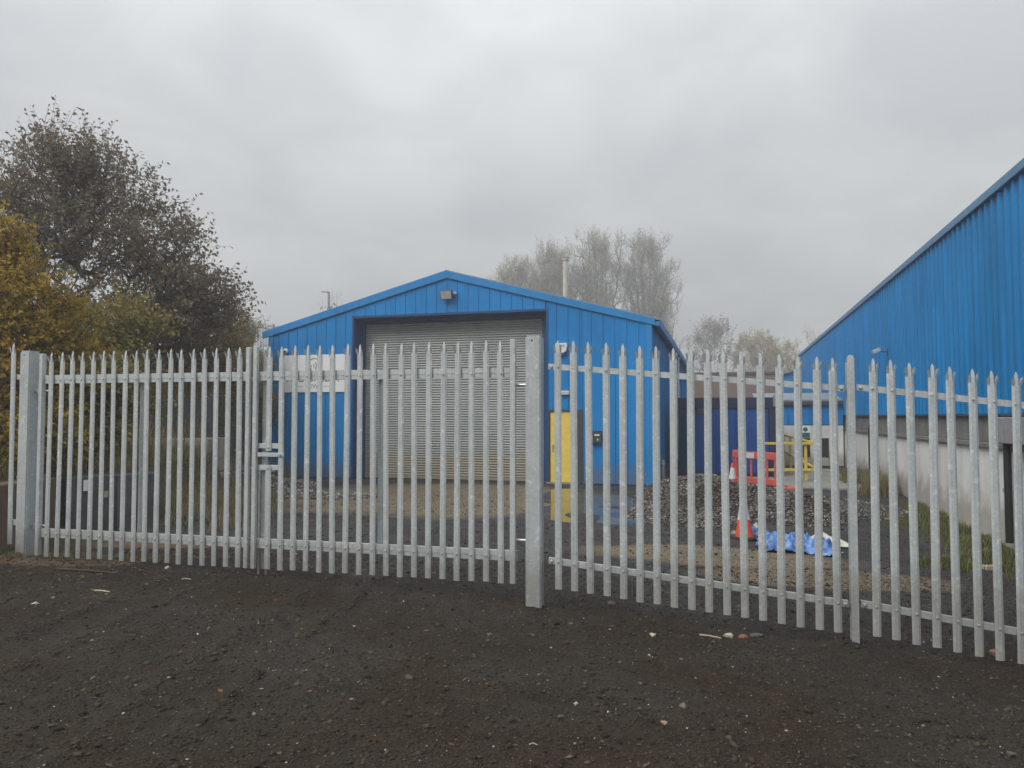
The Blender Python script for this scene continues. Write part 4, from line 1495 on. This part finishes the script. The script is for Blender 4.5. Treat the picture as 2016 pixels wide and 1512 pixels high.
specs = [(at(170, 690, TY3), (.9, .7, .7), 110), (at(230, 780, TY3), (.7, .6, .6), 90), (at(130, 840, TY3 - .8), (.7, .5, .6), 90), (at(250, 640, TY3 + .4), (.7, .7, .4), 60)]
tree('green_shrub', 'olive green shrub spilling over the mossy block wall', 'shrub', [sb, sb + [0, 0, .3]], ellipsoid_pts(rg, specs), at(180, 780, TY3), 'leaf_green', 'bark', 9,
     r0=.006, twigs=6, tl=(.2, .45), leaves=8, ll=.08, lw=.05, up=.5, upb=.3, rmax=.06)
TY6 = 12.6
sb = np.array([-7.0, TY6 + .5, gz(-7.0, TY6 + .5) - .1])
specs = [(at(150, 760, TY6), (.5, .4, .5), 90), (at(215, 770, TY6 + .2), (.45, .4, .5), 80), (at(120, 860, TY6 - .5), (.45, .3, .35), 60), (at(200, 850, TY6), (.4, .3, .3), 40)]
tree('ivy_bush', 'pale yellow green leafy bush hanging over the dark retaining wall', 'bush', [sb, sb + [0, 0, .3]], ellipsoid_pts(rg, specs), at(160, 820, TY6 + .6), 'leaf_yellowgreen', 'bark', 17,
     r0=.005, twigs=6, tl=(.15, .35), leaves=9, ll=.07, lw=.05, up=.5, upb=.2, rmax=.04)
TY4 = 19.0
sb = np.array([-9.0, TY4 + .2, gz(-9.0, TY4 + .2) - .1])
specs = [(at(330, 640, TY4), (1.1, .9, .6), 100), (at(400, 690, TY4), (1.0, .8, .65), 110), (at(440, 740, TY4 + 1), (.8, .8, .6), 90), (at(300, 720, TY4), (.9, .8, .6), 80)]
tree('brown_shrub', 'brown tinged bramble bush between the block walls and the tree', 'shrub', [sb, sb + [0, 0, .3]], ellipsoid_pts(rg, specs), at(370, 720, TY4), 'leaf_brown', 'bark', 10,
     r0=.006, twigs=6, tl=(.25, .55), leaves=8, ll=.085, lw=.05, up=.5, upb=.2, rmax=.06, droop=.25)
TY5 = 23.5
sb = np.array([-10.2, TY5 + .4, gz(-10.2, TY5 + .4) - .1])
specs = [(at(440, 660, TY5), (1.1, .9, .6), 90), (at(475, 740, TY5), (.9, .8, .9), 110), (at(500, 800, TY5 + .3), (.7, .6, .6), 80), (at(420, 790, TY5), (1, .7, .6), 70)]
tree('grey_shrub', 'grey green bush beside the left corner of the blue shed', 'shrub', [sb, sb + [0, 0, .3]], ellipsoid_pts(rg, specs), at(460, 740, TY5), 'leaf_green', 'bark', 12,
     r0=.006, twigs=6, tl=(.25, .5), leaves=7, ll=.085, lw=.045, up=.5, upb=.2, rmax=.05)


# tall far willows behind the shed
def vase(rg, base, h, wid, k, flat=1.0):
    o = []
    for _ in range(k):
        f = rg.random() ** .6
        z = .28 + .72 * f
        r = wid * (.25 + .75 * math.sin(min(1, z * 1.02) * math.pi * .8)) * math.sqrt(rg.random())
        a = rg.uniform(0, 6.28)
        o.append(np.array(base) + [r * math.cos(a), r * math.sin(a) * flat, h * z])
    return np.array(o)


WY = 130
for k, (px, ptop, wid, lab) in enumerate(((1010, 500, 2.6, 'short rounded willow leftmost of the far willows behind the shed roof'), (1085, 455, 2.4, 'slim willow just left of the roof flue'),
                                          (1172, 425, 3.2, 'tallest willow with fanned stems right of the roof flue'), (1270, 432, 3.0, 'broad willow rightmost above the shed roof'), (1300, 585, 1.8, 'low willow scrub behind the right eave of the shed'))):
    wid *= 1.75
    top = at(px, ptop, WY + 2 * k)
    rgk = np.random.default_rng(40 + k)
    bz = -.5
    base = np.array([top[0], WY + 2 * k, bz])
    h = top[2] - bz
    stems = [(q + rgk.uniform(-.1, .1), rgk.uniform(-.5, .5), 1.0 - .22 * q * q - rgk.uniform(0, .07)) for q in np.linspace(-.8, .8, 7)]
    tgt = []
    for _ in range(380 if k < 4 else 170):
        sx, sy, sh = stems[rgk.integers(0, len(stems))]
        f = .32 + .68 * rgk.random() ** .8
        f *= sh * .93
        sp = wid * (.1 + .3 * math.sin(min(1, f) * math.pi * .75))
        tgt.append(base + [sx * wid * f + rgk.normal(0, sp * .75), sy * wid * f + rgk.normal(0, sp * .75), h * f + rgk.normal(0, .3)])
    tgt = np.array(tgt); tgt[:, 2] = np.clip(tgt[:, 2], h * .2, h + bz)
    tree('willow_tree', lab, 'tree', [base, base + [0, 0, h * .12]], tgt, base + [0, 0, -h * .6], 'leaf_willow', 'bark_grey', 50 + k,
         r0=.06, pw=.38, twigs=7, tl=(1.2, 2.9), leaves=7, ll=.46, lw=.12, up=1.2, upb=1.0, group='far willows', rmax=.5, twr=.022, stems=[[base + [sx * wid * f ** 1.25, sy * wid * f, h * f * sh] for f in np.linspace(.14, .92, 14)] for sx, sy, sh in stems])
# bare tree, golden bush, twig between the sheds
for (px, ptop, y, wid, leaf, lab, k, nm, lv) in ((1400, 645, 128, 4.0, 'leaf_bare', 'nearly bare tree behind the container', 150, 'bare_tree', 4), (1490, 668, 132, 4.1, 'leaf_gold', 'golden leaved bush left of the warehouse end', 150, 'golden_bush', 9),
                                                 (1540, 690, 136, 3.8, 'leaf_gold', 'paler golden bush against the warehouse corner', 120, 'golden_bush', 8), (1600, 655, 150, 2.2, 'leaf_bare', 'thin bare treetop above the warehouse roof edge', 40, 'bare_tree', 1),
                                                 (652, 592, 75, .8, 'leaf_bare', 'sparse twiggy treetop beside the far lamp post', 14, 'bare_tree', 1)):
    top = at(px, ptop, y)
    rgk = np.random.default_rng(int(px))
    base = np.array([top[0], y, -.3]); h = top[2] + .3
    tgt = vase(rgk, base, h, wid, k)
    tree(nm, lab, 'tree' if 'tree' in nm else 'bush', [base, base + [0, 0, h * .15]], tgt, base + [0, 0, h * .3], leaf, 'bark_grey', int(px), r0=.03, pw=.4, twigs=6, tl=(.9, 2.2), leaves=lv, ll=.44, lw=.15, up=1.1, upb=.7, rmax=.2, twr=.012)

# far brick building
bp = U(1352, 735, 60)
bb = empty('brick_building', (bp.x, 60, 0), R(-14), 'far brown brick building behind the container', 'building')
zt = U(1450, 737, 59).z
mb = MB(); mb.box(0, 9, 0, 6, -.5, zt); mb.build('wall', M['brick_far'], bb)
mb = MB(); mb.box(-.1, 9.1, -.12, 6.1, zt + .002, zt + .18); mb.build('coping', M['concrete_dark'], bb)

# far lamp post
lp = U(647, 610, 62)
lo = empty('lamp_post', (lp.x, 62, 4.0), 0, 'far grey street lamp over the shed roof', 'lamp post')
zt = U(647, 575, 62).z - 4.0
mb = MB(); mb.tube([(0, 0, 0), (0, 0, zt)], [.12, .09], 10); mb.build('column', M['grey_box'], lo, smooth=True)
mb = MB(); mb.bar((.05, 0, zt), (-.62, 0, zt + .02), .14, .09); mb.build('lantern', M['grey_box'], lo, bevel=.02)


# ------------------------------------------------------------------ grass
def grass(name, label, pts, mat, h=(.08, .25), seed=1):
    rg_ = np.random.default_rng(seed)
    P = np.asarray(pts); m = len(P)
    a = rg_.uniform(0, 6.28, m); hh = rg_.uniform(h[0], h[1], m); lean = rg_.uniform(.1, .8, m) * hh
    dx_, dy_ = np.cos(a), np.sin(a)
    wv = rg_.uniform(.004, .009, m)
    v0 = P + np.stack([-dy_ * wv, dx_ * wv, 0 * a], 1); v1 = P + np.stack([dy_ * wv, -dx_ * wv, 0 * a], 1)
    md = P + np.stack([dx_ * lean * .35, dy_ * lean * .35, hh * .62], 1)
    v2 = md + np.stack([dy_ * wv * .8, -dx_ * wv * .8, 0 * a], 1); v3 = md - np.stack([dy_ * wv * .8, -dx_ * wv * .8, 0 * a], 1)
    tp_ = P + np.stack([dx_ * lean, dy_ * lean, hh], 1)
    V = np.stack([v0, v1, v2, v3, tp_, tp_ + 1e-4], 1).reshape(-1, 3)
    i = np.arange(m)[:, None] * 6
    Fq = np.vstack([i + np.array([[0, 1, 2, 3]]), i + np.array([[3, 2, 4, 5]])])
    o = link(name, np_mesh(name, V, Fq, M[mat]))
    return tag(o, label, 'grass', kind='stuff')


def scatter(rg_, k, fx):
    x, y = fx(rg_, k)
    return np.stack([x, y, ground(x, y) - .01], 1)


rg = np.random.default_rng(21)


def clump(rg_, k, xy, sd):
    c_ = np.asarray(xy)[rg_.integers(0, len(xy), k)]
    return c_[:, 0] + rg_.normal(0, sd, k), c_[:, 1] + rg_.normal(0, sd, k)


# right verge along the white wall
cl = []
for _ in range(110):
    y = rg.uniform(9.5, 18); d = rg.random() ** 1.6 * (1.0 if y < 15.5 else .35)
    cl.append((rwx(y) - .12 - d, y))
cl += [(6.25 + rg.normal(0, .25), 10.9 + rg.normal(0, .25)) for _ in range(16)]
grass('grass_verge', 'green grass growing along the foot of the white warehouse wall', scatter(rg, 9000, lambda r_, k: clump(r_, k, cl, .1)), 'grass', (.04, .17), 3)
cl2 = [(rwx(y) - rg.uniform(.1, 1.0), y) for y in rg.uniform(19.5, 23.5, 40)]
grass('weeds', 'dry weeds at the far end of the white wall', scatter(rg, 4000, lambda r_, k: clump(r_, k, cl2, .12)), 'grass_dry', (.15, .6), 4)
cl3 = [(rg.uniform(-6.6, -4.4) - (y - 12) * .2, y) for y in rg.uniform(12.0, 21, 120)]
grass('rough_grass', 'rough olive grass on the verge below the block walls', scatter(rg, 10000, lambda r_, k: clump(r_, k, cl3, .18)), 'grass_dry', (.06, .32), 5)
cl4 = [(rg.uniform(-12, -7), y) for y in rg.uniform(10, 24, 160)]
grass('bank_undergrowth', 'tangled undergrowth on the left bank', scatter(rg, 9000, lambda r_, k: clump(r_, k, cl4, .3)), 'grass_dry', (.2, .7), 6)


cl5 = [(-5.85 + rg.normal(0, .15), 8.95 + rg.normal(0, .1)) for _ in range(6)] + [(-5.5 + rg.uniform(-.4, 1.2), 9.15 + rg.normal(0, .12)) for _ in range(14)] + [(-6.1, 8.3), (-6.2, 7.6)]
grass('fence_foot_weeds', 'small weed tufts at the foot of the left gate post', scatter(rg, 900, lambda r_, k: clump(r_, k, cl5, .045)), 'grass_dry', (.02, .09), 7)


# ------------------------------------------------------------------ loose stone
def stones(P, size, rg_):
    """octahedra squashed and jittered: 6 verts, 8 tris"""
    m = len(P)
    b = np.array([(1, 0, 0), (-1, 0, 0), (0, 1, 0), (0, -1, 0), (0, 0, 1), (0, 0, -1)], float)
    V = b[None] + rg_.normal(0, .28, (m, 6, 3))
    sc = size[:, None, None] * np.stack([rg_.uniform(.7, 1.3, m), rg_.uniform(.6, 1.2, m), rg_.uniform(.35, .8, m)], 1)[:, None, :]
    V = V * sc
    a = rg_.uniform(0, 6.28, m); c_, s_ = np.cos(a)[:, None], np.sin(a)[:, None]
    X = V[..., 0] * c_ - V[..., 1] * s_; Y = V[..., 0] * s_ + V[..., 1] * c_
    V = np.stack([X, Y, V[..., 2]], -1) + P[:, None, :]
    f = np.array([(0, 2, 4), (2, 1, 4), (1, 3, 4), (3, 0, 4), (2, 0, 5), (1, 2, 5), (3, 1, 5), (0, 3, 5)])
    FF = (np.arange(m)[:, None, None] * 6 + f[None]).reshape(-1, 3)
    return V.reshape(-1, 3), FF


rg = np.random.default_rng(33)
m = 170000
yy = 2.6 + 7.5 * rg.random(m) ** 1.0
xx = (rg.random(m) * 2 - 1) * (yy * .75 + .4)
sz_ = .0032 + .005 * rg.random(m) ** 2 + .009 * rg.random(m) ** 14 + .02 * rg.random(m) ** 60
P = np.stack([xx, yy, ground(xx, yy) + sz_ * .2], 1)
V, FF = stones(P, sz_, rg)
tag(link('gravel', np_mesh('gravel', V, FF, M['gravel'])), 'dark loose gravel chips over the foreground', 'gravel', kind='stuff')
m = 1300
yy = 2.8 + 6.5 * rg.random(m); xx = (rg.random(m) * 2 - 1) * (yy * .75 + .4)
cx_ = rg.normal(1.3, .9, 1800); cy_ = 6.75 - .26 * cx_ + rg.normal(0, .22, 1800)
xx = np.concatenate([xx, cx_]); yy = np.concatenate([yy, cy_]); m = len(xx)
sz_ = .005 + .011 * rg.random(m) ** 3
V, FF = stones(np.stack([xx, yy, ground(xx, yy) + sz_ * .15], 1), sz_, rg)
tag(link('coarse_gravel', np_mesh('coarse_gravel', V, FF, M['gravel_dark'])), 'coarser dark stones lying among the foreground gravel', 'gravel', kind='stuff')
m = 26000
yy = 9 + 10 * rg.random(m); xx = -5 + 12.5 * rg.random(m)
sz_ = .006 + .008 * rg.random(m) ** 3 + .03 * rg.random(m) ** 40
kk = (((xx - PUD[0]) / (PUD[2] * 1.05)) ** 2 + ((yy - PUD[1]) / (PUD[3] * 1.0)) ** 2) > 1
xx, yy, sz_ = xx[kk], yy[kk], sz_[kk]
V, FF = stones(np.stack([xx, yy, ground(xx, yy) + sz_ * .2], 1), sz_, rg)
tag(link('yard_gravel', np_mesh('yard_gravel', V, FF, M['gravel'])), 'loose stones strewn over the yard beyond the gate', 'gravel', kind='stuff')


m = 900
xx = np.concatenate([rg.normal(-4.6, 1.3, 600), rg.uniform(-5, 5, 300)]); yy = np.concatenate([8.9 + rg.normal(0, .9, 600), rg.uniform(3, 9, 300)])
P = np.stack([xx, yy, ground(xx, yy) + .006], 1)
a = rg.uniform(0, 6.28, m); sz_ = rg.uniform(.012, .028, m)[:, None]
d1 = np.stack([np.cos(a), np.sin(a), rg.normal(0, .25, m)], 1) * sz_; d2 = np.stack([-np.sin(a), np.cos(a), rg.normal(0, .25, m)], 1) * sz_ * .6
V = np.stack([P - d1, P + d2 + [0, 0, .004], P + d1, P - d2 + [0, 0, .004]], 1).reshape(-1, 3)
tag(link('fallen_leaves', np_mesh('fallen_leaves', V, np.arange(4 * m).reshape(-1, 4), M['leaf_litter'])), 'brown fallen leaves scattered by the left gate', 'leaves', kind='stuff')


def heap(name, label, cx, cy, rx, ry, h, mat, k, s0, s1, seed, extra=()):
    rg_ = np.random.default_rng(seed)
    lumps = [(cx, cy, rx, ry, h)] + list(extra)

    def hh(x, y):
        z = 0
        for (a, b, c_, d, e_) in lumps:
            q = ((x - a) / c_) ** 2 + ((y - b) / d) ** 2
            z = np.maximum(z, e_ * np.clip(1 - q, 0, 1) ** .85)
        return z * (1 + .18 * vnoise(x, y, 3.0, seed)) - .02
    x0 = min(l[0] - l[2] for l in lumps); x1 = max(l[0] + l[2] for l in lumps)
    y0 = min(l[1] - l[3] for l in lumps); y1 = max(l[1] + l[3] for l in lumps)
    ax_ = np.arange(x0, x1, .09); ay_ = np.arange(y0, y1, .09)
    X, Y = np.meshgrid(ax_, ay_)
    Z = ground(X.ravel(), Y.ravel()) + hh(X.ravel(), Y.ravel()) - .015
    idx_ = np.arange(X.size).reshape(X.shape)
    FQ_ = np.stack([idx_[:-1, :-1], idx_[:-1, 1:], idx_[1:, 1:], idx_[1:, :-1]], -1).reshape(-1, 4)
    root = empty(name, (cx, cy, 0), 0, label, 'heap')
    root['kind'] = 'stuff'
    Vh = np.stack([X.ravel() - cx, Y.ravel() - cy, Z], 1)
    o = link('mound', np_mesh('mound', Vh, FQ_, M['ground'], True), root)
    x = rg_.uniform(x0, x1, k); y = rg_.uniform(y0, y1, k)
    hv = hh(x, y); kp = hv > .0
    x, y, hv = x[kp], y[kp], hv[kp]
    s_ = s0 + (s1 - s0) * rg_.random(len(x)) ** 3
    z = ground(x, y) + hv + s_ * .15
    V_, F_ = stones(np.stack([x - cx, y - cy, z], 1), s_, rg_)
    o = link('loose_stone', np_mesh('loose_stone', V_, F_, M[mat]), root)
    o['kind'] = 'stuff'
    return root


heap('rubble_heap', 'dark heap of loose stone in front of the container', 4.55, 17.3, 1.75, 2.6, .6, 'rubble', 42000, .012, .05, 5,
     [(5.5, 16.6, 1.9, 2.3, .42), (3.4, 15.2, 1.3, 1.6, .16), (7.0, 17.2, 2.0, 2.0, .2)])
heap('rubble_heap', 'low pale spread of broken stone left of the shed front', -6.6, 19.8, 1.5, 2.6, .3, 'rubble_pale', 9000, .02, .07, 6, [(-5.2, 18.2, 2.2, .9, .1)])


# ------------------------------------------------------------------ cone, barrier, railing, tarp, litter
def onpx(px, py, y0=6, y1=40):
    """where the ray through a pixel meets the ground"""
    lo, hi = y0, y1
    for _ in range(40):
        mid_ = (lo + hi) / 2
        p_ = U(px, py, mid_)
        if p_.z > gz(p_.x, p_.y): lo = mid_
        else: hi = mid_
    p_ = U(px, py, lo); p_.z = gz(p_.x, p_.y)
    return p_


def cone(p, label, h=.75, white=True, tilt=(0, 0)):
    o = empty('traffic_cone', p, 0, label, 'traffic cone', 'traffic cones')
    o.rotation_euler = (tilt[0], tilt[1], .3)
    mb_ = MB(); mb_.box(-.21, .21, -.21, .21, 0, .05); mb_.build('base', M['black_rubber'], o, bevel=.015)
    r_ = lambda z: .155 - .128 * z / h
    def band(a, b, mat, nm, e=0.0):
        m_ = MB(); m_.lathe([(r_(a) + e, a), (r_(b) + e, b), (r_(b) - .012, b), (r_(a) - .012, a)] if e else [(r_(a), a), (r_(b), b), (0, b), (0, a)], 24)
        m_.build(nm, M[mat], o, smooth=True)
    band(.0505, h, 'cone_orange', 'body')
    band(.33 * h / .75, .62 * h / .75, 'cone_white', 'reflective_sleeve', .004)
    return o


cp = onpx(1466, 1061)
cone(cp, 'orange and white traffic cone beside the blue tarpaulin', tilt=(R(2), R(-3)))
c = U(1442, 925, 20.6)
o = cone(Vector((c.x, 20.6, gz(c.x, 20.6))), 'white sleeved traffic cone behind the red barrier, mostly hidden', h=.75)

# red barrier: moulded panel with slots
q0, q1 = U(1446, 940, 21.6), U(1529, 949, 20.4)
ba = math.atan2(q1.y - q0.y, q1.x - q0.x)
bl = (q1.xy - q0.xy).length
br = empty('barrier', (q0.x, q0.y, max(gz(q0.x, q0.y), PZ)), ba, 'red plastic barrier standing in front of the yellow railing', 'barrier', 'red barriers')


def barrier_parts(par, ln, hb=1.0):
    mb_ = MB(); mb_.box(0, ln, -.03, .03, hb - .2, hb); mb_.build('top_band', M['red_plastic'], par, bevel=.015)
    mb_ = MB(); mb_.box(0, ln, -.03, .03, .08, .26); mb_.build('bottom_band', M['red_plastic'], par, bevel=.015)
    for k in range(6):
        x = .03 + (ln - .1) * k / 5
        mb_ = MB(); mb_.box(x, x + .065, -.022, .022, .2605, hb - .2005); mb_.build('upright', M['red_plastic'], par, bevel=.01)
    for x in (.12, ln - .3):
        mb_ = MB(); mb_.box(x, x + .16, -.22, .22, 0, .078); mb_.build('foot', M['black_rubber'], par, bevel=.015)
    mb_ = MB(); mb_.box(ln * .25, ln * .5, -.034, -.0305, hb - .18, hb - .03); mb_.build('reflector', M['cone_white'], par)


barrier_parts(br, bl, .98)
# return wing, seen end on at its left
br2 = empty('barrier', (q0.x - .03, q0.y, max(gz(q0.x, q0.y), PZ)), ba + R(118), 'red barrier panel turned away at the left of the red barrier run', 'barrier', 'red barriers')
barrier_parts(br2, 1.3, 1.0)
p = U(1478, 952, 20.0)
br3 = empty('barrier', (p.x, 20.0, PZ + .0), R(-8), 'fallen red barrier lying flat on the concrete pad edge', 'barrier', 'red barriers')
br3.location.z = max(PZ, gz(p.x, 20)) + .05
mb = MB(); mb.tube([(-.1, 0, 0), (.95, 0.02, .01)], .045, 10); mb.tube([(.95, 0.02, .01), (1.15, .02, .0)], .06, 10); mb.build('tube_rail', M['red_plastic'], br3, smooth=True)
mb = MB()
for k in range(5): mb.box(.05 + k * .22, .1 + k * .22, 0, .8, -.03, .015)
mb.box(-.1, 1.1, .75, .85, -.035, .04); mb.build('panel', M['red_plastic'], br3, bevel=.01)
p = onpx(1498, 970); mb = MB(); mb.tube([(-.3, 0, .03), (.35, .06, .05)], .025, 8)
tag(mb.build('red_pole', M['red_plastic'], None, p, (0, 0, R(-4)), smooth=True), 'short red pole lying in front of the fallen barrier', 'pole')
p = onpx(1303, 966); mb = MB(); mb.tube([(-.12, 0, .03), (.12, .03, .05)], .022, 8)
tag(mb.build('red_pole', M['red_plastic'], None, p, (0, R(-6), R(8)), smooth=True), 'red pole end at the left foot of the rubble heap', 'pole')

# yellow railing
yr = empty('safety_railing', (U(1545, 940, 23).x, 23, PZ), 0, 'yellow steel safety railing with sloping ramp handrail', 'railing')
o0 = Vector((U(1545, 940, 23).x, 23, PZ))


def RP(px, py, y): return U(px, py, y) - o0


def rbar(a, b, wd=.05, nm='rail'):
    mb_ = MB(); mb_.bar(a, b, wd, wd); return mb_.build(nm, M['rail_yellow'], yr, bevel=.006)


rbar(RP(1500, 873, 23), RP(1600, 873, 23), .075); rbar(RP(1500, 925, 23), RP(1602, 925, 23), .075)
a = RP(1586, 872, 23.05); rbar((a.x, .06, 0), (a.x, .06, a.z - .04), .075, 'post')
a = RP(1503, 872, 23.05); rbar((a.x, .06, 0), (a.x, .06, a.z - .04), .075, 'post')
rbar(RP(1538, 855, 26.5), RP(1600, 871, 23.4), .06, 'handrail'); rbar(RP(1540, 886, 26.5), RP(1604, 921, 23.4), .06, 'handrail')
for (px, py, y) in ((1543, 857, 26.4), (1556, 860, 25.7)):
    a = RP(px, py, y); rbar((a.x, a.y, 0), (a.x, a.y, a.z - .03), .065, 'post')


# crumpled tarpaulin and sacks
def cloth(name, label, cat, p, wx, wy, rot, mat, amp, seed, dome=.0, fq=1.0):
    rg_ = np.random.default_rng(seed)
    n_ = 64
    u = np.linspace(-.5, .5, n_)
    X, Y = np.meshgrid(u, u)
    x = X * wx + .12 * wx * vnoise(X * 6, Y * 6, 1.0, seed) * .4; y = Y * wy + .16 * wy * vnoise(X * 6, Y * 6, 1.0, seed + 1) * .5
    edge = (1 - (2 * np.abs(X)) ** 6) * (1 - (2 * np.abs(Y)) ** 6)
    ridge = 1 - np.abs(vnoise(x / wx * 11 * fq, y / wy * 9 * fq, 1.2, seed + 2)); ridge2 = 1 - np.abs(vnoise(x / wx * 26 * fq, y / wy * 24 * fq, 1.2, seed + 5))
    ca_, sa_ = math.cos(rot), math.sin(rot)
    gx_ = p.x + x * ca_ - y * sa_; gy_ = p.y + x * sa_ + y * ca_
    z = ground(gx_.ravel(), gy_.ravel()).reshape(X.shape) + .015 + amp * (np.clip(ridge, 0, 1) ** 2 * .8 + .35 * np.clip(ridge2, 0, 1) ** 2) * (.25 + .75 * edge) + dome * np.clip(1 - 3.6 * (X ** 2 + (Y - .08) ** 2), 0, 1) * (.75 + .5 * vnoise(X * 5, Y * 5, 1.1, seed + 9))
    V_ = np.stack([gx_.ravel() - p.x, gy_.ravel() - p.y, z.ravel() - p.z], 1)
    id_ = np.arange(n_ * n_).reshape(n_, n_)
    FQ_ = np.stack([id_[:-1, :-1], id_[:-1, 1:], id_[1:, 1:], id_[1:, :-1]], -1).reshape(-1, 4)
    o_ = link(name, np_mesh(name, V_, FQ_, M[mat], True), None, p)
    sm_ = o_.modifiers.new('thickness', 'SOLIDIFY'); sm_.thickness = .004
    return tag(o_, label, cat)


p = onpx(1570, 1083)
cloth('tarpaulin', 'crumpled bright blue tarpaulin on the dark ground', 'tarpaulin', p, 1.15, .95, R(-18), 'tarp', .19, 4, .09, 1.15)
p = onpx(1498, 1058); cloth('tarpaulin', 'small blue tarpaulin scrap at the foot of the cone', 'tarpaulin', p, .45, .5, R(20), 'tarp', .1, 9, .06, .6)
p = onpx(1625, 1073); cloth('sack', 'dirty white sack lying behind the blue tarpaulin', 'sack', p, .75, .55, R(5), 'sack_white', .06, 14, .16, .5)


def rock(px, py, s, mat, label, flat=.6, seed=0, cat='stone', name='stone'):
    p_ = onpx(px, py, 2)
    bm = bmesh.new(); bmesh.ops.create_icosphere(bm, subdivisions=1, radius=1)
    for v in bm.verts:
        k_ = 1 + .75 * mnoise.noise(v.co * 1.3 + Vector((seed * 3.1, 0, 0))) + .15 * mnoise.noise(v.co * 3.1 + Vector((0, seed * 2.3, 0)))
        v.co = Vector((v.co.x * s * k_, v.co.y * s * .75 * k_, v.co.z * s * flat * k_))
    me = bpy.data.meshes.new(name); bm.to_mesh(me); bm.free(); me.materials.append(M[mat])
    return tag(link(name, me, None, (p_.x, p_.y, p_.z + s * flat * .5), (0, 0, seed)), label, cat)


rock(1957, 1290, .048, 'stone_pink', 'pinkish lump of stone at the foot of the right fence', .75, 1)
rock(1434, 1254, .05, 'stone_white', 'pale broken stone right of the white stick', .5, 2)
rock(1490, 1252, .07, 'stone_grey', 'flat grey stone shard right of the brick piece', .25, 3)
rock(1462, 1255, .06, 'brick', 'red brown brick piece between pale stone and flat grey shard', .35, 4)
rock(1284, 1252, .035, 'timber_pale', 'tan stone chip in front of the centre post', .5, 5)
rock(965, 1252, .03, 'stone_grey', 'single grey stone left of the centre post foreground', .7, 6)
rock(1104, 1415, .025, 'stone_grey', 'rounded grey stone in the middle of the dark foreground', .7, 7)
rock(1990, 1490, .03, 'stone_grey', 'rounded stone in the bottom right corner', .8, 8)
rock(1308, 1425, .02, 'stone_pink', 'small tan pebble in the lower foreground', .6, 9)
rock(1622, 1020, .1, 'stone_white', 'white lump of litter above the sack', .5, 10, 'litter', 'litter')
rock(1490, 1040, .1, 'stone_white', 'pale lump just right of the traffic cone', .6, 11)
rock(1446, 1052, .08, 'stone_pink', 'pale stone at the left of the cone base', .5, 12)
rock(330, 1119, .035, 'stone_white', 'white scrap of litter below the left gate leaf', .6, 13, 'litter', 'litter')
rock(1527, 956, .28, 'black_rubber', 'black block by the fallen red barrier', .45, 14, 'block', 'ballast_block')
rock(1458, 1198, .06, 'stone_grey', 'dark stone below the right fence bottom rail', .5, 15)
rock(806, 1334, .03, 'stone_grey', 'dark clod of gravel in the mid foreground', .5, 16)
rock(1205, 1190, .07, 'stone_grey', 'dark stones beside the centre post foot', .3, 17)
p = onpx(1953, 1122); mb = MB(); mb.box(-.12, .12, -.05, .05, 0, .065); tag(mb.build('brick', M['timber_pale'], None, p, (0, 0, R(5)), bevel=.006), 'buff brick on the verge behind the right fence', 'brick')


def stick(px0, py0, px1, py1, r, mat, label, bend=.02):
    a_, b_ = onpx(px0, py0, 2), onpx(px1, py1, 2)
    m_ = a_.lerp(b_, .5) + Vector((0, bend, r))
    mb_ = MB(); mb_.tube([Vector((0, 0, r)), m_ - a_, b_ - a_ + Vector((0, 0, r))], [r, r * .9, r * .6], 6)
    tag(mb_.build('stick', M[mat], None, a_, smooth=True), label, 'stick')


stick(110, 1122, 232, 1131, .014, 'bark', 'long dark stick in front of the left gate leaf')
stick(186, 1164, 216, 1167, .008, 'timber_pale', 'short pale stick left of the dark foreground')
stick(1377, 1251, 1420, 1258, .007, 'stone_white', 'thin white stick in front of the right fence')
stick(1042, 1467, 1058, 1468, .004, 'timber_pale', 'tiny pale splinter near the bottom middle')
stick(358, 1141, 376, 1142, .008, 'timber_pale', 'small pale splinter under the left gate leaf')

# ------------------------------------------------------------------ haze
mb = MB(); mb.box(-260, 260, -12, 260, -6, 48)
hm = bpy.data.materials.new('haze'); hm.use_nodes = True
t = hm.node_tree
for n_ in list(t.nodes):
    if n_.type != 'OUTPUT_MATERIAL': t.nodes.remove(n_)
pvn = t.nodes.new('ShaderNodeVolumePrincipled')
pvn.inputs['Color'].default_value = (0.93, 0.95, 0.98, 1)
pvn.inputs['Density'].default_value = 0.0038
pvn.inputs['Anisotropy'].default_value = 0.2
t.links.new(pvn.outputs[0], t.nodes['Material Output'].inputs['Volume'])
hz = mb.build('haze', hm)
tag(hz, 'thin pale mist over the whole yard', 'haze', kind='stuff')
